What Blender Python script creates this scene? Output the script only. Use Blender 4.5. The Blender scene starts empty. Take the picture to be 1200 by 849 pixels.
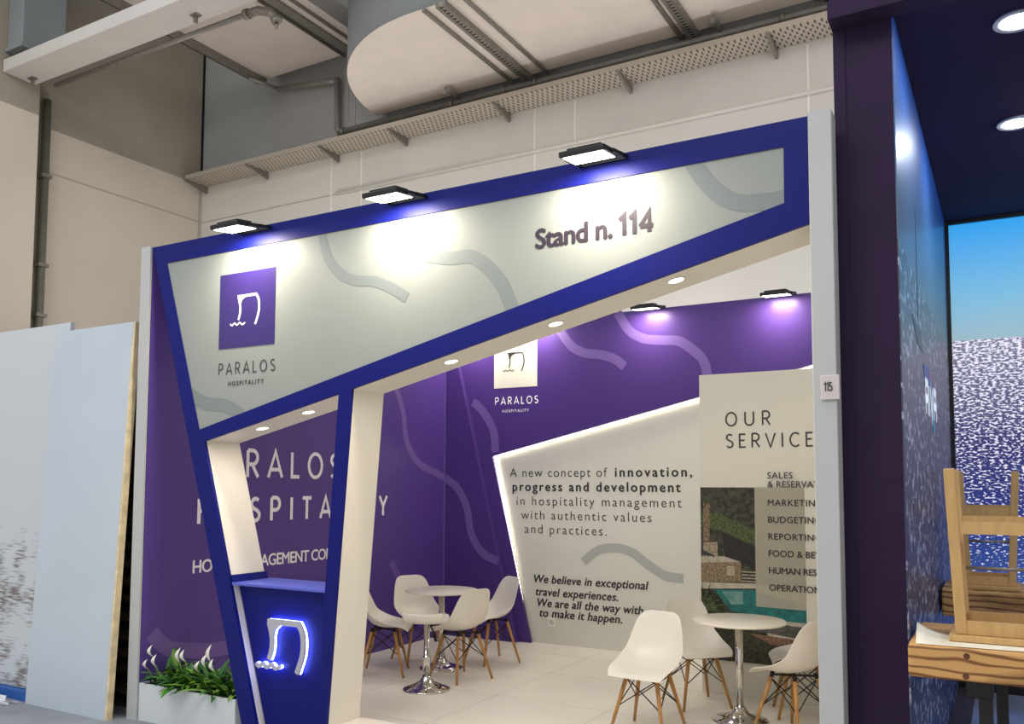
import bpy, bmesh, math, random
from mathutils import Vector, Matrix, geometry
random.seed(7)
S = bpy.context.scene
COL = S.collection

# ------------------------------------------------------------------ camera
FPX = 1014.1
cam_d = bpy.data.cameras.new('camera'); cam = bpy.data.objects.new('camera', cam_d); COL.objects.link(cam)
cam_d.sensor_fit = 'HORIZONTAL'; cam_d.sensor_width = 36.0
cam_d.lens = FPX / 1200 * 36.0
cam_d.shift_y = 75.5 / 1200
cam_d.clip_start = 0.05; cam_d.clip_end = 200
_p, _r, _y = .0672, .0033, -.5203
_f = Vector((math.sin(_y)*math.cos(_p), math.cos(_y)*math.cos(_p), math.sin(_p)))
_r0 = Vector((math.cos(_y), -math.sin(_y), 0)); _u0 = _r0.cross(_f)
_rt = _r0*math.cos(_r) + _u0*math.sin(_r); _up = -_r0*math.sin(_r) + _u0*math.cos(_r)
m = Matrix((( _rt.x, _up.x, -_f.x, 0), (_rt.y, _up.y, -_f.y, 0), (_rt.z, _up.z, -_f.z, 1.75), (0, 0, 0, 1)))
cam.matrix_world = m
S.camera = cam

# ------------------------------------------------------------------ light and exposure
WORLD = 0.66
FLOOD_W = 17.0        # facade floodlights
FLOOD_BACK_W = 8.5    # floodlights on the back wall
DOWN_W = 6.5
w = bpy.data.worlds.new('hall'); S.world = w; w.use_nodes = True
w.node_tree.nodes['Background'].inputs[0].default_value = (0.93, 0.96, 1.0, 1)
w.node_tree.nodes['Background'].inputs[1].default_value = WORLD
S.view_settings.view_transform = 'Standard'; S.view_settings.look = 'None'
S.view_settings.gamma = 1.0; S.view_settings.use_curve_mapping = False
S.view_settings.exposure = 0.0

def area_light(name, loc, direction, sx, sy, power, color=(1, .89, .72), parent=None, spread=180):
    d = bpy.data.lights.new(name, 'AREA'); d.shape = 'RECTANGLE'; d.size = sx; d.size_y = sy
    d.energy = power; d.color = color; d.spread = math.radians(spread)
    o = bpy.data.objects.new(name, d); COL.objects.link(o)
    o.rotation_mode = 'QUATERNION'
    o.rotation_quaternion = Vector(direction).to_track_quat('-Z', 'Y')
    o.location = loc
    if parent: o.parent = parent; o.location = Vector(loc) - parent.location
    return o
# the hall's own ceiling lamps, in front of the stand and over the aisle
area_light('hall_lamp', (-3.0, -3.0, 9.5), (-.12, .35, -.93), 7, 3, 420, (1, .97, .93))
area_light('hall_lamp', (-9.0, 1.0, 9.5), (.1, .35, -.9), 4, 3, 170, (.97, .98, 1))

# fill lights added unseen behind and above the stands to brighten ducts and walls
area_light('hidden_fill', (-4.2, 9.6, 2.6), (0, 0, 1), 5, .5, 62, (1, .96, .92))
area_light('hidden_fill', (-9.2, 8.0, 3.2), (-.1, .1, 1), 2.5, 1, 55, (1, .96, .92))
area_light('roof_fill', (1.2, 6.6, 4.6), (-.75, .2, .62), 1.5, 1.5, 60, (1, .96, .92))

# ------------------------------------------------------------------ materials
def lin(c):
    return tuple(((v/255)/12.92 if v/255 <= .04045 else ((v/255+.055)/1.055)**2.4) for v in c) + (1,)
def mat(name, rgb, rough=.5, metal=0, noise=0, scale=8, bump=0, spec=.5, rgb2=None, stretch=None):
    M = bpy.data.materials.new(name); M.use_nodes = True; nt = M.node_tree; b = nt.nodes['Principled BSDF']
    b.inputs['Base Color'].default_value = lin(rgb); b.inputs['Roughness'].default_value = rough
    b.inputs['Metallic'].default_value = metal; b.inputs['Specular IOR Level'].default_value = spec
    if noise or bump:
        tc = nt.nodes.new('ShaderNodeTexCoord'); n = nt.nodes.new('ShaderNodeTexNoise')
        n.inputs['Scale'].default_value = scale; n.inputs['Detail'].default_value = 6
        mp = nt.nodes.new('ShaderNodeMapping'); mp.inputs['Scale'].default_value = stretch or (1, 1, 1)
        nt.links.new(tc.outputs['Object'], mp.inputs[0]); nt.links.new(mp.outputs[0], n.inputs['Vector'])
        if noise:
            r = nt.nodes.new('ShaderNodeValToRGB'); c1 = lin(rgb)
            c2 = lin(rgb2) if rgb2 else tuple(v*(1-noise) for v in c1[:3]) + (1,)
            r.color_ramp.elements[0].color = c2; r.color_ramp.elements[1].color = c1
            r.color_ramp.elements[0].position = .35; r.color_ramp.elements[1].position = .62
            nt.links.new(n.outputs['Fac'], r.inputs[0]); nt.links.new(r.outputs[0], b.inputs['Base Color'])
        if bump:
            bp = nt.nodes.new('ShaderNodeBump'); bp.inputs['Strength'].default_value = bump; bp.inputs['Distance'].default_value = .01
            nt.links.new(n.outputs['Fac'], bp.inputs['Height']); nt.links.new(bp.outputs[0], b.inputs['Normal'])
    return M
def emit(name, rgb, s):
    M = bpy.data.materials.new(name); M.use_nodes = True; b = M.node_tree.nodes['Principled BSDF']
    b.inputs['Base Color'].default_value = lin(rgb)
    b.inputs['Emission Color'].default_value = lin(rgb); b.inputs['Emission Strength'].default_value = s
    return M
K = dict(
    hall_white=mat('hall_white_paint', (216, 212, 204), .7, noise=.05, scale=1.2),
    hall_grey=mat('hall_grey_paint', (166, 166, 163), .75, noise=.12, scale=.9),
    hall_beige=mat('hall_beige_paint', (206, 195, 179), .75, noise=.05, scale=.9),
    hall_taupe=mat('hall_taupe_paint', (158, 149, 134), .8, noise=.1, scale=.9),
    bead=mat('bead_white', (236, 232, 224), .6),
    joint=mat('joint_shadow_gap', (176, 167, 155), .8),
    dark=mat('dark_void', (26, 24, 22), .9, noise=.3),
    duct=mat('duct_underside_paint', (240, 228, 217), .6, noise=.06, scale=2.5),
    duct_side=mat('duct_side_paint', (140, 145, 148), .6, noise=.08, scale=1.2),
    beam=mat('beam_paint', (210, 204, 200), .6, noise=.05, scale=2),
    galv=mat('galvanised_steel', (150, 145, 138), .45, metal=.6, noise=.2, scale=20),
    pipe=mat('painted_pipe', (150, 146, 140), .4, metal=.3, noise=.1, scale=10),
    concrete=mat('hall_floor_grey', (138, 143, 152), .6, noise=.2, scale=3),
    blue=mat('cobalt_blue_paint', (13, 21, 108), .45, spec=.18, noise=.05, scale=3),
    sign=mat('sign_panel_white', (144, 149, 145), .5),
    sign_wave=mat('sign_wave_grey', (124, 132, 133), .5),
    white=mat('white_laminate', (226, 220, 208), .45),
    post=mat('post_white', (186, 188, 188), .5, noise=.04, scale=3),
    purple=mat('purple_print', (78, 54, 128), .35, spec=.3, noise=.03, scale=2),
    purple_side=mat('purple_side_print', (84, 60, 142), .38, noise=.03, scale=2),
    purple_wave=mat('purple_wave', (112, 88, 158), .32),
    logo_purple=mat('logo_square_purple', (52, 36, 104), .35),
    ink=mat('dark_ink', (48, 44, 50), .5),
    ink_white=mat('white_ink', (250, 246, 252), .5),
    fabric_white=mat('stretched_white_fabric', (222, 220, 208), .7, noise=.03, scale=1.5),
    info_white=mat('info_panel_cream', (220, 216, 200), .6),
    wave_grey=mat('wave_grey', (176, 180, 174), .6),
    platform=mat('white_floor_panels', (240, 233, 220), .35, noise=.05, scale=2.2),
    shell=mat('white_plastic_shell', (236, 230, 218), .35),
    beech=mat('beech_wood', (190, 138, 76), .45, noise=.25, scale=14, stretch=(3, 3, .4)),
    wire=mat('black_steel_rod', (26, 24, 24), .4, metal=.5),
    chrome=mat('chrome', (215, 213, 208), .08, metal=1),
    table=mat('white_table_top', (238, 230, 214), .3),
    black=mat('black_powder_coat', (18, 18, 20), .5),
    leaf=mat('lily_leaf', (66, 124, 44), .4, noise=.5, scale=9, rgb2=(28, 72, 24)),
    leaf_light=mat('lily_leaf_light', (122, 166, 64), .4, noise=.3, scale=9),
    spathe=mat('lily_spathe', (240, 238, 226), .5),
    soil=mat('potting_soil', (38, 28, 20), .95, noise=.5, scale=40),
    planter=mat('planter_white', (214, 220, 222), .45),
    dark_purple=mat('dark_aubergine_paint', (48, 32, 62), .7, spec=.2, noise=.1, scale=4),
    dark_ceiling=mat('dark_ceiling_fabric', (44, 34, 66), .85, spec=.2, noise=.1, scale=6),
    shiny_floor=mat('polished_grey_floor', (172, 174, 180), .16, noise=.12, scale=2),
    skirting=mat('brown_skirting', (88, 70, 56), .5, noise=.3, scale=9),
    pine=mat('pine_batten', (206, 166, 108), .5, noise=.14, scale=9, stretch=(4, 4, .6)),
    paper=mat('paper_sheet', (238, 232, 214), .7),
    yellow_edge=mat('raw_timber_edge', (234, 214, 172), .7, noise=.25, scale=12),
    blue_film=mat('blue_foam_strip', (34, 92, 168), .5),
    socket=mat('socket_plastic', (238, 236, 226), .35),
    tag=mat('tag_plastic', (205, 196, 196), .5),
    lamp_glass=emit('lamp_glass', (255, 246, 226), 14),
    down_glass=emit('downlight_glass', (255, 246, 226), 6),
    cool_glass=emit('cool_downlight_glass', (240, 246, 255), 7),
    led=emit('led_strip', (255, 246, 226), 13),
    halo=emit('halo_led', (150, 165, 255), 14),
    letter_grey=mat('grey_acrylic_face', (176, 176, 186), .4),
)
def film_mat():
    M = mat('clear_plastic_film', (225, 230, 236), .15, noise=.2, scale=30, bump=.8); return M
K['film'] = film_mat()
def plank_mat(name, base, dark, seed=0, along=0):
    """Scorched pine planks with knots."""
    M = bpy.data.materials.new(name); M.use_nodes = True; nt = M.node_tree; b = nt.nodes['Principled BSDF']
    N = nt.nodes.new; L = nt.links.new
    tc = N('ShaderNodeTexCoord'); mp = N('ShaderNodeMapping'); L(tc.outputs['Object'], mp.inputs[0])
    mp.inputs['Location'].default_value = (seed, seed*.7, seed*.3); mp.inputs['Scale'].default_value = (.55, 1, 1.6)
    ns = N('ShaderNodeTexNoise'); ns.inputs['Scale'].default_value = 3.2; ns.inputs['Detail'].default_value = 3; L(mp.outputs[0], ns.inputs['Vector'])
    wv = N('ShaderNodeTexWave'); wv.bands_direction = 'Z'; wv.inputs['Scale'].default_value = 5; wv.inputs['Distortion'].default_value = 9
    wv.inputs['Detail'].default_value = 2; wv.inputs['Detail Scale'].default_value = .7; L(mp.outputs[0], wv.inputs['Vector'])
    r = N('ShaderNodeValToRGB'); r.color_ramp.elements[0].color = lin(dark); r.color_ramp.elements[1].color = lin(base)
    r.color_ramp.elements[0].position = .0; r.color_ramp.elements[1].position = .38; L(wv.outputs['Fac'], r.inputs[0])
    r2 = N('ShaderNodeValToRGB'); r2.color_ramp.elements[0].color = (.28, .2, .14, 1); r2.color_ramp.elements[1].color = (1, 1, 1, 1)
    r2.color_ramp.elements[0].position = .33; r2.color_ramp.elements[1].position = .47; L(ns.outputs['Fac'], r2.inputs[0])
    mx = N('ShaderNodeMix'); mx.data_type = 'RGBA'; mx.blend_type = 'MULTIPLY'; mx.inputs[0].default_value = .85
    L(r.outputs[0], mx.inputs[6]); L(r2.outputs[0], mx.inputs[7])
    L(mx.outputs[2], b.inputs['Base Color']); b.inputs['Roughness'].default_value = .55
    return M
K['plank'] = plank_mat('scorched_pine_planks', (206, 158, 96), (120, 74, 36), 0)
K['plank2'] = plank_mat('scorched_pine_planks_dark', (190, 146, 92), (104, 62, 32), 4)
K['knot'] = mat('dark_wood_knot', (112, 68, 34), .6, noise=.4, scale=60)
K['pallet'] = mat('old_pallet_wood', (92, 70, 48), .85, noise=.4, scale=8)
def stain_mat():
    """White panel with grey-brown scuffs in a column of patches."""
    M = bpy.data.materials.new('scuffed_white_panel'); M.use_nodes = True; nt = M.node_tree; b = nt.nodes['Principled BSDF']
    N = nt.nodes.new; L = nt.links.new
    tc = N('ShaderNodeTexCoord'); mp = N('ShaderNodeMapping'); L(tc.outputs['Object'], mp.inputs[0]); mp.inputs['Scale'].default_value = (1, 1, 1)
    a = N('ShaderNodeTexNoise'); a.inputs['Scale'].default_value = 3.1; a.inputs['Detail'].default_value = 2; L(mp.outputs[0], a.inputs['Vector'])
    mp2 = N('ShaderNodeMapping'); L(tc.outputs['Object'], mp2.inputs[0]); mp2.inputs['Scale'].default_value = (5, 5, 40)
    c = N('ShaderNodeTexNoise'); c.inputs['Scale'].default_value = 1.5; c.inputs['Detail'].default_value = 8; L(mp2.outputs[0], c.inputs['Vector'])
    sep = N('ShaderNodeSeparateXYZ'); L(tc.outputs['Object'], sep.inputs[0])
    ht = N('ShaderNodeMapRange'); ht.inputs[1].default_value = 2.3; ht.inputs[2].default_value = 1.2; L(sep.outputs['Z'], ht.inputs[0])
    m1 = N('ShaderNodeMath'); m1.operation = 'MULTIPLY'; L(a.outputs['Fac'], m1.inputs[0]); L(c.outputs['Fac'], m1.inputs[1])
    m2 = N('ShaderNodeMath'); m2.operation = 'MULTIPLY'; L(m1.outputs[0], m2.inputs[0]); L(ht.outputs[0], m2.inputs[1])
    r = N('ShaderNodeValToRGB'); r.color_ramp.elements[0].color = lin((198, 204, 210)); r.color_ramp.elements[1].color = lin((120, 112, 110))
    r.color_ramp.elements[0].position = .24; r.color_ramp.elements[1].position = .36; L(m2.outputs[0], r.inputs[0])
    L(r.outputs[0], b.inputs['Base Color']); b.inputs['Roughness'].default_value = .5
    return M
K['scuffed'] = stain_mat()
K['panel'] = mat('white_coated_panel', (192, 203, 214), .45, noise=.04, scale=1.5)

# ------------------------------------------------------------------ mesh helpers
def new_bm(): return bmesh.new()
def box(bm, x0, x1, y0, y1, z0, z1):
    v = [bm.verts.new((x, y, z)) for x in (x0, x1) for y in (y0, y1) for z in (z0, z1)]
    for f in ((0, 1, 3, 2), (4, 6, 7, 5), (0, 4, 5, 1), (2, 3, 7, 6), (0, 2, 6, 4), (1, 5, 7, 3)):
        bm.faces.new([v[i] for i in f])
    return v
def bx(*a):
    bm = new_bm(); box(bm, *a); return bm
def tube(bm, pts, r, n=10, cap=True, r2=None):
    pts = [Vector(p) for p in pts]; rings = []
    for i, p in enumerate(pts):
        d = (pts[min(i+1, len(pts)-1)] - pts[max(i-1, 0)]).normalized()
        a = d.cross(Vector((0, 0, 1)));
        if a.length < 1e-3: a = d.cross(Vector((0, 1, 0)))
        a.normalize(); b = d.cross(a).normalized()
        rr = r if r2 is None else r + (r2-r)*i/(len(pts)-1)
        rings.append([bm.verts.new(p + (a*math.cos(2*math.pi*k/n) + b*math.sin(2*math.pi*k/n))*rr) for k in range(n)])
    for q in range(len(rings)-1):
        for k in range(n):
            f = bm.faces.new((rings[q][k], rings[q][(k+1) % n], rings[q+1][(k+1) % n], rings[q+1][k])); f.smooth = True
    if cap:
        bm.faces.new(rings[0][::-1]); bm.faces.new(rings[-1])
def beam(bm, a, b, wx, wy, side=None):
    """Rectangular bar from a to b."""
    a = Vector(a); b = Vector(b); d = (b-a).normalized()
    s = Vector(side) if side else Vector((1, 0, 0))
    s = (s - d*s.dot(d)).normalized(); t = d.cross(s)
    v = []
    for p in (a, b):
        v.append([bm.verts.new(p + s*(i*wx/2) + t*(j*wy/2)) for i, j in ((-1, -1), (1, -1), (1, 1), (-1, 1))])
    for k in range(4): bm.faces.new((v[0][k], v[0][(k+1) % 4], v[1][(k+1) % 4], v[1][k]))
    bm.faces.new(v[0][::-1]); bm.faces.new(v[1])
def lathe(bm, prof, n=32, c=(0, 0, 0), cap=True):
    rings = []
    for r, z in prof:
        rings.append([bm.verts.new((c[0]+max(r, 1e-4)*math.cos(2*math.pi*k/n), c[1]+max(r, 1e-4)*math.sin(2*math.pi*k/n), c[2]+z)) for k in range(n)])
    for q in range(len(rings)-1):
        for k in range(n):
            f = bm.faces.new((rings[q][k], rings[q][(k+1) % n], rings[q+1][(k+1) % n], rings[q+1][k])); f.smooth = True
    if cap: bm.faces.new(rings[0][::-1]); bm.faces.new(rings[-1])
def plate(bm, outer, fn, d0, d1, holes=()):
    """Extrude a 2D polygon with holes; fn(u, v, d) -> point."""
    loops = [list(outer)] + [list(h) for h in holes]
    flat = [p for l in loops for p in l]
    tris = geometry.tessellate_polygon([[Vector((p[0], p[1], 0)) for p in l] for l in loops])
    A = [bm.verts.new(fn(p[0], p[1], d0)) for p in flat]; B = [bm.verts.new(fn(p[0], p[1], d1)) for p in flat]
    for t in tris:
        try: bm.faces.new([A[i] for i in t]); bm.faces.new([B[i] for i in reversed(t)])
        except ValueError: pass
    k = 0
    for l in loops:
        n = len(l)
        for i in range(n):
            bm.faces.new((A[k+i], A[k+(i+1) % n], B[k+(i+1) % n], B[k+i]))
        k += n
FRONT = lambda Y: (lambda u, v, d=0: (u, Y+d, v))          # a plane that faces the aisle; d goes deeper into the stand
SIDE = lambda X: (lambda u, v, d=0: (X-d, u, v))           # a plane that faces +X
def spline(pts, n=8):
    P = [Vector(p) for p in pts]; P = [P[0]*2-P[1]] + P + [P[-1]*2-P[-2]]; out = []
    for i in range(1, len(P)-2):
        a, b, c, d = P[i-1:i+3]
        for k in range(n):
            t = k/n
            out.append(.5*((2*b)+(c-a)*t+(2*a-5*b+4*c-d)*t*t+(3*b-a-3*c+d)*t**3))
    out.append(P[-2]); return out
def ribbon(bm, pts, wd, fn, smooth=True, closed=False, d=0, w1=None):
    P = spline(pts) if smooth else [Vector(p) for p in pts]
    Q = [P[0]]
    for p in P[1:]:
        if (p-Q[-1]).length > 1e-5: Q.append(p)
    P = Q
    n = len(P); L = []
    for i, p in enumerate(P):
        a = P[i-1] if (i or closed) else None; b = P[(i+1) % n] if (i < n-1 or closed) else None
        t1 = (p-a).normalized() if a is not None else None; t2 = (b-p).normalized() if b is not None else None
        t = ((t1 or t2)+(t2 or t1)); t = t.normalized() if t.length > 1e-6 else (t1 or t2)
        nr = Vector((-t.y, t.x)); ref = t1 or t2
        k = 1/max(.45, abs(nr.dot(Vector((-ref.y, ref.x)))))
        ww = wd if w1 is None else wd+(w1-wd)*i/(n-1)
        L.append((bm.verts.new(fn(*(p+nr*ww/2*k), d)), bm.verts.new(fn(*(p-nr*ww/2*k), d))))
    for i in range(n if closed else n-1):
        a, b = L[i], L[(i+1) % n]; bm.faces.new((a[0], a[1], b[1], b[0]))
def obj(name, bm, m, parent=None, bevel=0, smooth=False, recalc=True):
    if recalc: bmesh.ops.recalc_face_normals(bm, faces=bm.faces)
    me = bpy.data.meshes.new(name); bm.to_mesh(me); bm.free()
    me.materials.append(K[m] if isinstance(m, str) else m)
    o = bpy.data.objects.new(name, me); COL.objects.link(o)
    if smooth:
        for p in me.polygons: p.use_smooth = True
    if bevel:
        b = o.modifiers.new('bevel', 'BEVEL'); b.width = bevel; b.segments = 2; b.limit_method = 'ANGLE'
    if parent is not None:
        o.parent = parent; r = parent
        while r.parent: r = r.parent
        if r.type == 'EMPTY': me.transform(Matrix.Translation(-r.location))
    return o
def objs(name, bm, m, parent=None, **kw):
    """Every loose piece of the bmesh becomes an object of its own."""
    left = set(bm.verts); out = []
    while left:
        q = [left.pop()]; isl = set(q)
        while q:
            for e in q.pop().link_edges:
                for v in e.verts:
                    if v in left: left.discard(v); isl.add(v); q.append(v)
        b2 = bmesh.new(); mp = {v: b2.verts.new(v.co) for v in bm.verts if v in isl}
        for f in bm.faces:
            if f.verts[0] in isl: nf = b2.faces.new([mp[v] for v in f.verts]); nf.smooth = f.smooth
        out.append(obj(name, b2, m, parent, **kw))
    bm.free(); return out
def tag(o, label=None, cat=None, group=None, kind=None):
    if label: o['label'] = label
    if cat: o['category'] = cat
    if group: o['group'] = group
    if kind: o['kind'] = kind
    return o
def thing(name, loc, label, cat, group=None, rz=0):
    o = bpy.data.objects.new(name, None); COL.objects.link(o); o.location = loc; o.rotation_euler = (0, 0, rz)
    o.empty_display_size = .1
    return tag(o, label, cat, group)
def copy_tree(o, parent=None):
    c = o.copy(); COL.objects.link(c)
    if parent: c.parent = parent
    for ch in list(o.children): copy_tree(ch, c)
    return c
def struct(name, bm, m, label, cat, parent=None):
    o = obj(name, bm, m, parent); return tag(o, label, cat, kind='structure') if parent is None else o

# ------------------------------------------------------------------ lettering
def arc(cx, cy, rx, ry, a0, a1, n=14):
    return [(cx+rx*math.cos(math.radians(a0+(a1-a0)*i/n)), cy+ry*math.sin(math.radians(a0+(a1-a0)*i/n))) for i in range(n+1)]
# thin geometric capitals: strokes on a cap height of 1, with advance width
GL = {
 'P': (.62, [[(.08, 0), (.08, 1)], [(.08, 1), (.32, 1)]+arc(.32, .73, .24, .27, 90, -90)+[(.08, .46)]]),
 'A': (.78, [[(.03, 0), (.39, 1), (.75, 0)], [(.16, .3), (.62, .3)]]),
 'R': (.66, [[(.08, 0), (.08, 1)], [(.08, 1), (.32, 1)]+arc(.32, .74, .24, .26, 90, -90)+[(.08, .48)], [(.3, .48), (.6, 0)]]),
 'L': (.54, [[(.08, 1), (.08, .035), (.5, .035)]]),
 'O': (.88, [arc(.44, .5, .38, .48, 0, 360, 32)]),
 'S': (.62, [arc(.31, .74, .22, .23, 40, 180, 8)+[(.1, .68), (.2, .56), (.42, .46), (.53, .34)]+arc(.31, .26, .23, .23, 0, -150, 10)]),
 'H': (.76, [[(.08, 0), (.08, 1)], [(.68, 0), (.68, 1)], [(.08, .52), (.68, .52)]]),
 'I': (.24, [[(.12, 0), (.12, 1)]]),
 'T': (.62, [[(.31, 0), (.31, 1)], [(.02, .965), (.6, .965)]]),
 'Y': (.66, [[(.03, 1), (.33, .48), (.63, 1)], [(.33, .48), (.33, 0)]]),
 'U': (.76, [[(.08, 1), (.08, .34)]+arc(.38, .34, .3, .31, 180, 360)+[(.68, 1)]]),
 'E': (.56, [[(.5, .965), (.08, .965), (.08, .035), (.5, .035)], [(.08, .52), (.44, .52)]]),
 'V': (.74, [[(.03, 1), (.37, 0), (.71, 1)]]),
 '1': (.46, [[(.04, .76), (.30, .97), (.30, 0)]]),
 '4': (.72, [[(.52, 0), (.52, .97), (.06, .30)], [(.06, .30), (.70, .30)]]),
 '5': (.62, [[(.54, .95), (.16, .95), (.12, .56)]+arc(.3, .31, .25, .28, 110, -150, 14)]),
 'C': (.76, [arc(.44, .5, .36, .475, 48, 312, 22)]),
}
def thin_text(s, fn, u0, u1, v0, cap, wd, m, parent, d=-.003, name='lettering', slope=0):
    gap = .0
    tot = sum(GL[c][0] if c != ' ' else .5 for c in s)
    sp = ((u1-u0)/cap - tot)/max(1, len(s)-1)      # tracking that fits the measured width
    sx = 1
    if sp < .02: sx = (u1-u0)/cap/(tot+.02*(len(s)-1)); sp = .02
    bm = new_bm(); x = 0; q = 0
    for c in s:
        if c != ' ':
            for st in GL[c][1]:
                cl = (Vector(st[0])-Vector(st[-1])).length < 1e-4
                pts = [(u0+(x+px)*sx*cap, v0+py*cap) for px, py in (st[:-1] if cl else st)]
                q += 1; ribbon(bm, pts, wd, fn, smooth=False, closed=cl, d=d-.0004*(q % 3))
        x += (GL[c][0] if c != ' ' else .5) + sp
    return obj(name, bm, m, parent, recalc=False)
DG = bpy.context.evaluated_depsgraph_get
def font_text(s, fn, u0, u1, v0, size, m, parent, d=-.003, weight=0, shear=0, name='lettering', fit='space'):
    """Text in the built-in font turned into a flat mesh on a plane; tracking (or width) is fitted to u0..u1."""
    cu = bpy.data.curves.new('lettering', 'FONT'); cu.body = s; cu.size = size; cu.offset = min(0, weight)*size; cu.shear = shear
    cu.resolution_u = 4
    o = bpy.data.objects.new('tmp_text', cu); COL.objects.link(o)
    def wdt():
        bpy.context.view_layer.update(); e = o.evaluated_get(DG()); bb = [v[0] for v in e.bound_box]; return max(bb)-min(bb), min(bb)
    sx = 1
    a, _ = wdt()
    if fit == 'space' and len(s) > 1:
        cu.space_character = 1.1; b, _ = wdt(); k = (b-a)/.1
        sp = 1 + ((u1-u0)-a)/k if k > 1e-6 else 1
        cu.space_character = min(1.6, max(.92, sp)); a, _ = wdt()
    sx = (u1-u0)/a
    _, x0 = wdt()
    me = bpy.data.meshes.new_from_object(o.evaluated_get(DG()))
    bpy.data.objects.remove(o); bpy.data.curves.remove(cu)
    bm = new_bm(); bm.from_mesh(me); bpy.data.meshes.remove(me)
    w_ = max(0, weight)*size
    base = bm.copy() if w_ else None
    for v in bm.verts: v.co = Vector(fn(u0+(v.co.x-x0)*sx, v0+v.co.y, d))
    if base:
        for k, (du, dv) in enumerate(((-w_, 0), (w_, 0), (0, w_*.7), (0, -w_*.7))):
            mp = {v: bm.verts.new(fn(u0+(v.co.x-x0)*sx+du, v0+v.co.y+dv, d-.0004*(k+1))) for v in base.verts}
            for f in base.faces: bm.faces.new([mp[v] for v in f.verts])
        base.free()
    return obj(name, bm, m, parent, recalc=False)

# the sail-like emblem, drawn on a unit square: 0..1 by 0..1
EMB = dict(left=[(.262, .73), (.30, .62), (.335, .47), (.325, .30), (.275, .157)], top=[(.235, .742), (.5, .745), (.90, .745)],
           right=[(.875, .755), (.955, .63), (.985, .47), (.965, .26), (.865, 0)],
           wave=[(0, .075), (.07, .03), (.15, .085), (.24, .03), (.33, .085), (.42, .03), (.52, .07)])
def emblem(fn, u0, v0, sz, wd, m, parent, d, name='emblem', thick=None):
    bm = new_bm()
    T = lambda p: (u0+p[0]*sz, v0+p[1]*sz)
    corner = [T(p) for p in ((.235, .775), (.56, .775), (.56, .71), (.46, .68), (.39, .62), (.36, .5), (.31, .5))]
    segs = [([T(p) for p in EMB['left']], wd*.95), ([T(p) for p in EMB['top']], wd), ([T(p) for p in EMB['right']], wd), ([T(p) for p in EMB['wave']], wd*.62)]
    for pts, ww in segs:
        k_ = segs.index((pts, ww))*.0006
        if thick is None: ribbon(bm, pts, ww, fn, d=d-k_)
        else:
            P = spline(pts, 6); lo = []; hi = []
            for i, p in enumerate(P):
                t = (P[min(i+1, len(P)-1)]-P[max(0, i-1)]).normalized(); nr = Vector((-t.y, t.x))*ww/2
                lo.append(p+nr); hi.append(p-nr)
            plate(bm, lo+hi[::-1], fn, d-k_, d+thick+k_)
    if thick is None: bm.faces.new([bm.verts.new(fn(*p, d-.003)) for p in corner])
    else: plate(bm, corner, fn, d-.003, d+thick+.003)
    return obj(name, bm, m, parent, recalc=thick is not None)

HF = -.04     # hall floor level; the stand platform top is 0
# ================================================================== THE HALL
struct('floor', bx(-13, 4.5, -4, 10.6, HF-.1, HF), 'concrete', 'grey floor of the exhibition hall', 'floor')
struct('floor.002', bx(-22, 12, -14, 3.7, HF-.08, HF+.004), mat('aisle_bounce', (206, 200, 192), .9, noise=.08, scale=3), 'pale unseen aisle floor added to bounce light up to the ducts', 'floor')  # unseen pale floor, added to bounce lamp light up onto the ducts
wb = struct('wall_back', bx(-12.9, 4.5, 10.5, 10.7, HF, 7.13), 'hall_white', 'white lower hall wall behind the stand', 'wall')
bm = new_bm()
box(bm, -12.9, 4.5, 10.5, 10.7, 7.13, 12.2); struct('wall_back.001', bm, 'hall_grey', 'grey upper hall wall above the cable tray', 'wall')
bm = new_bm()
for x in (-9.413, -8.791, -5.657, -5.029, -1.937, -1.3): box(bm, x-.014, x+.014, 10.488, 10.5, 3, 7.05)
struct('trim_7', bm, 'bead', 'pale vertical beads between the panels of the back hall wall', 'trim')
bm = new_bm()
box(bm, -12.5, -9.3, 10.494, 10.5, 6.43, 6.445)
struct('trim_1', bm, 'joint', 'thin joints between the panels of the back hall wall', 'trim')
bm = new_bm(); tube(bm, [(-9.3, 10.48, 6.44), (3, 10.48, 6.44)], .03, 8)
struct('trim_2', bm, 'hall_white', 'white horizontal bead along the back hall wall', 'trim')
bm = new_bm()
for x in (-9.1, -8.95, -8.3, -5.0, -1.9): box(bm, x-.015, x+.015, 10.49, 10.5, 7.2, 9.5)
struct('trim_3', bm, 'joint', 'joints in the grey upper back wall', 'trim')
struct('wall_left', bx(-12.7, -12.5, 3, 10.5, HF, 7.13), 'hall_beige', 'beige lower hall wall on the left', 'wall')
struct('wall_left.001', bx(-12.7, -12.5, 3, 10.5, 7.13, 12.2), 'hall_taupe', 'dark taupe upper hall wall on the left', 'wall')
bm = new_bm(); box(bm, -12.5, -12.492, 7.6, 10.5, 6.44, 6.46); box(bm, -12.5, -12.485, 10.44, 10.5, 3, 7.1)
struct('trim_4', bm, 'joint', 'horizontal joint in the beige left hall wall', 'trim')
bm = new_bm(); box(bm, -12.5, -12.48, 10.46, 10.5, 7.13, 10.5)
struct('trim_5', bm, 'dark', 'dark vertical corner gap of the upper hall walls', 'trim')
struct('wall_left.002', bx(-12.5, -12.15, 4.6, 7.25, HF, 7.12), 'hall_beige', 'beige pier standing out from the left hall wall', 'wall')
struct('wall_left.003', bx(-12.5, -12.15, 4.6, 7.25, 7.12, 12.2), 'hall_taupe', 'taupe upper part of the left pier', 'wall')
struct('trim_6', bx(-12.5, -12.44, 7.26, 7.62, HF, 7.6), 'hall_taupe', 'taupe strip beside the pipe on the left wall', 'trim')
struct('ceiling', bx(-12.9, 4.5, 5.6, 10.7, 12.2, 12.4), 'dark', 'dark ceiling high over the hall', 'ceiling')
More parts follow.
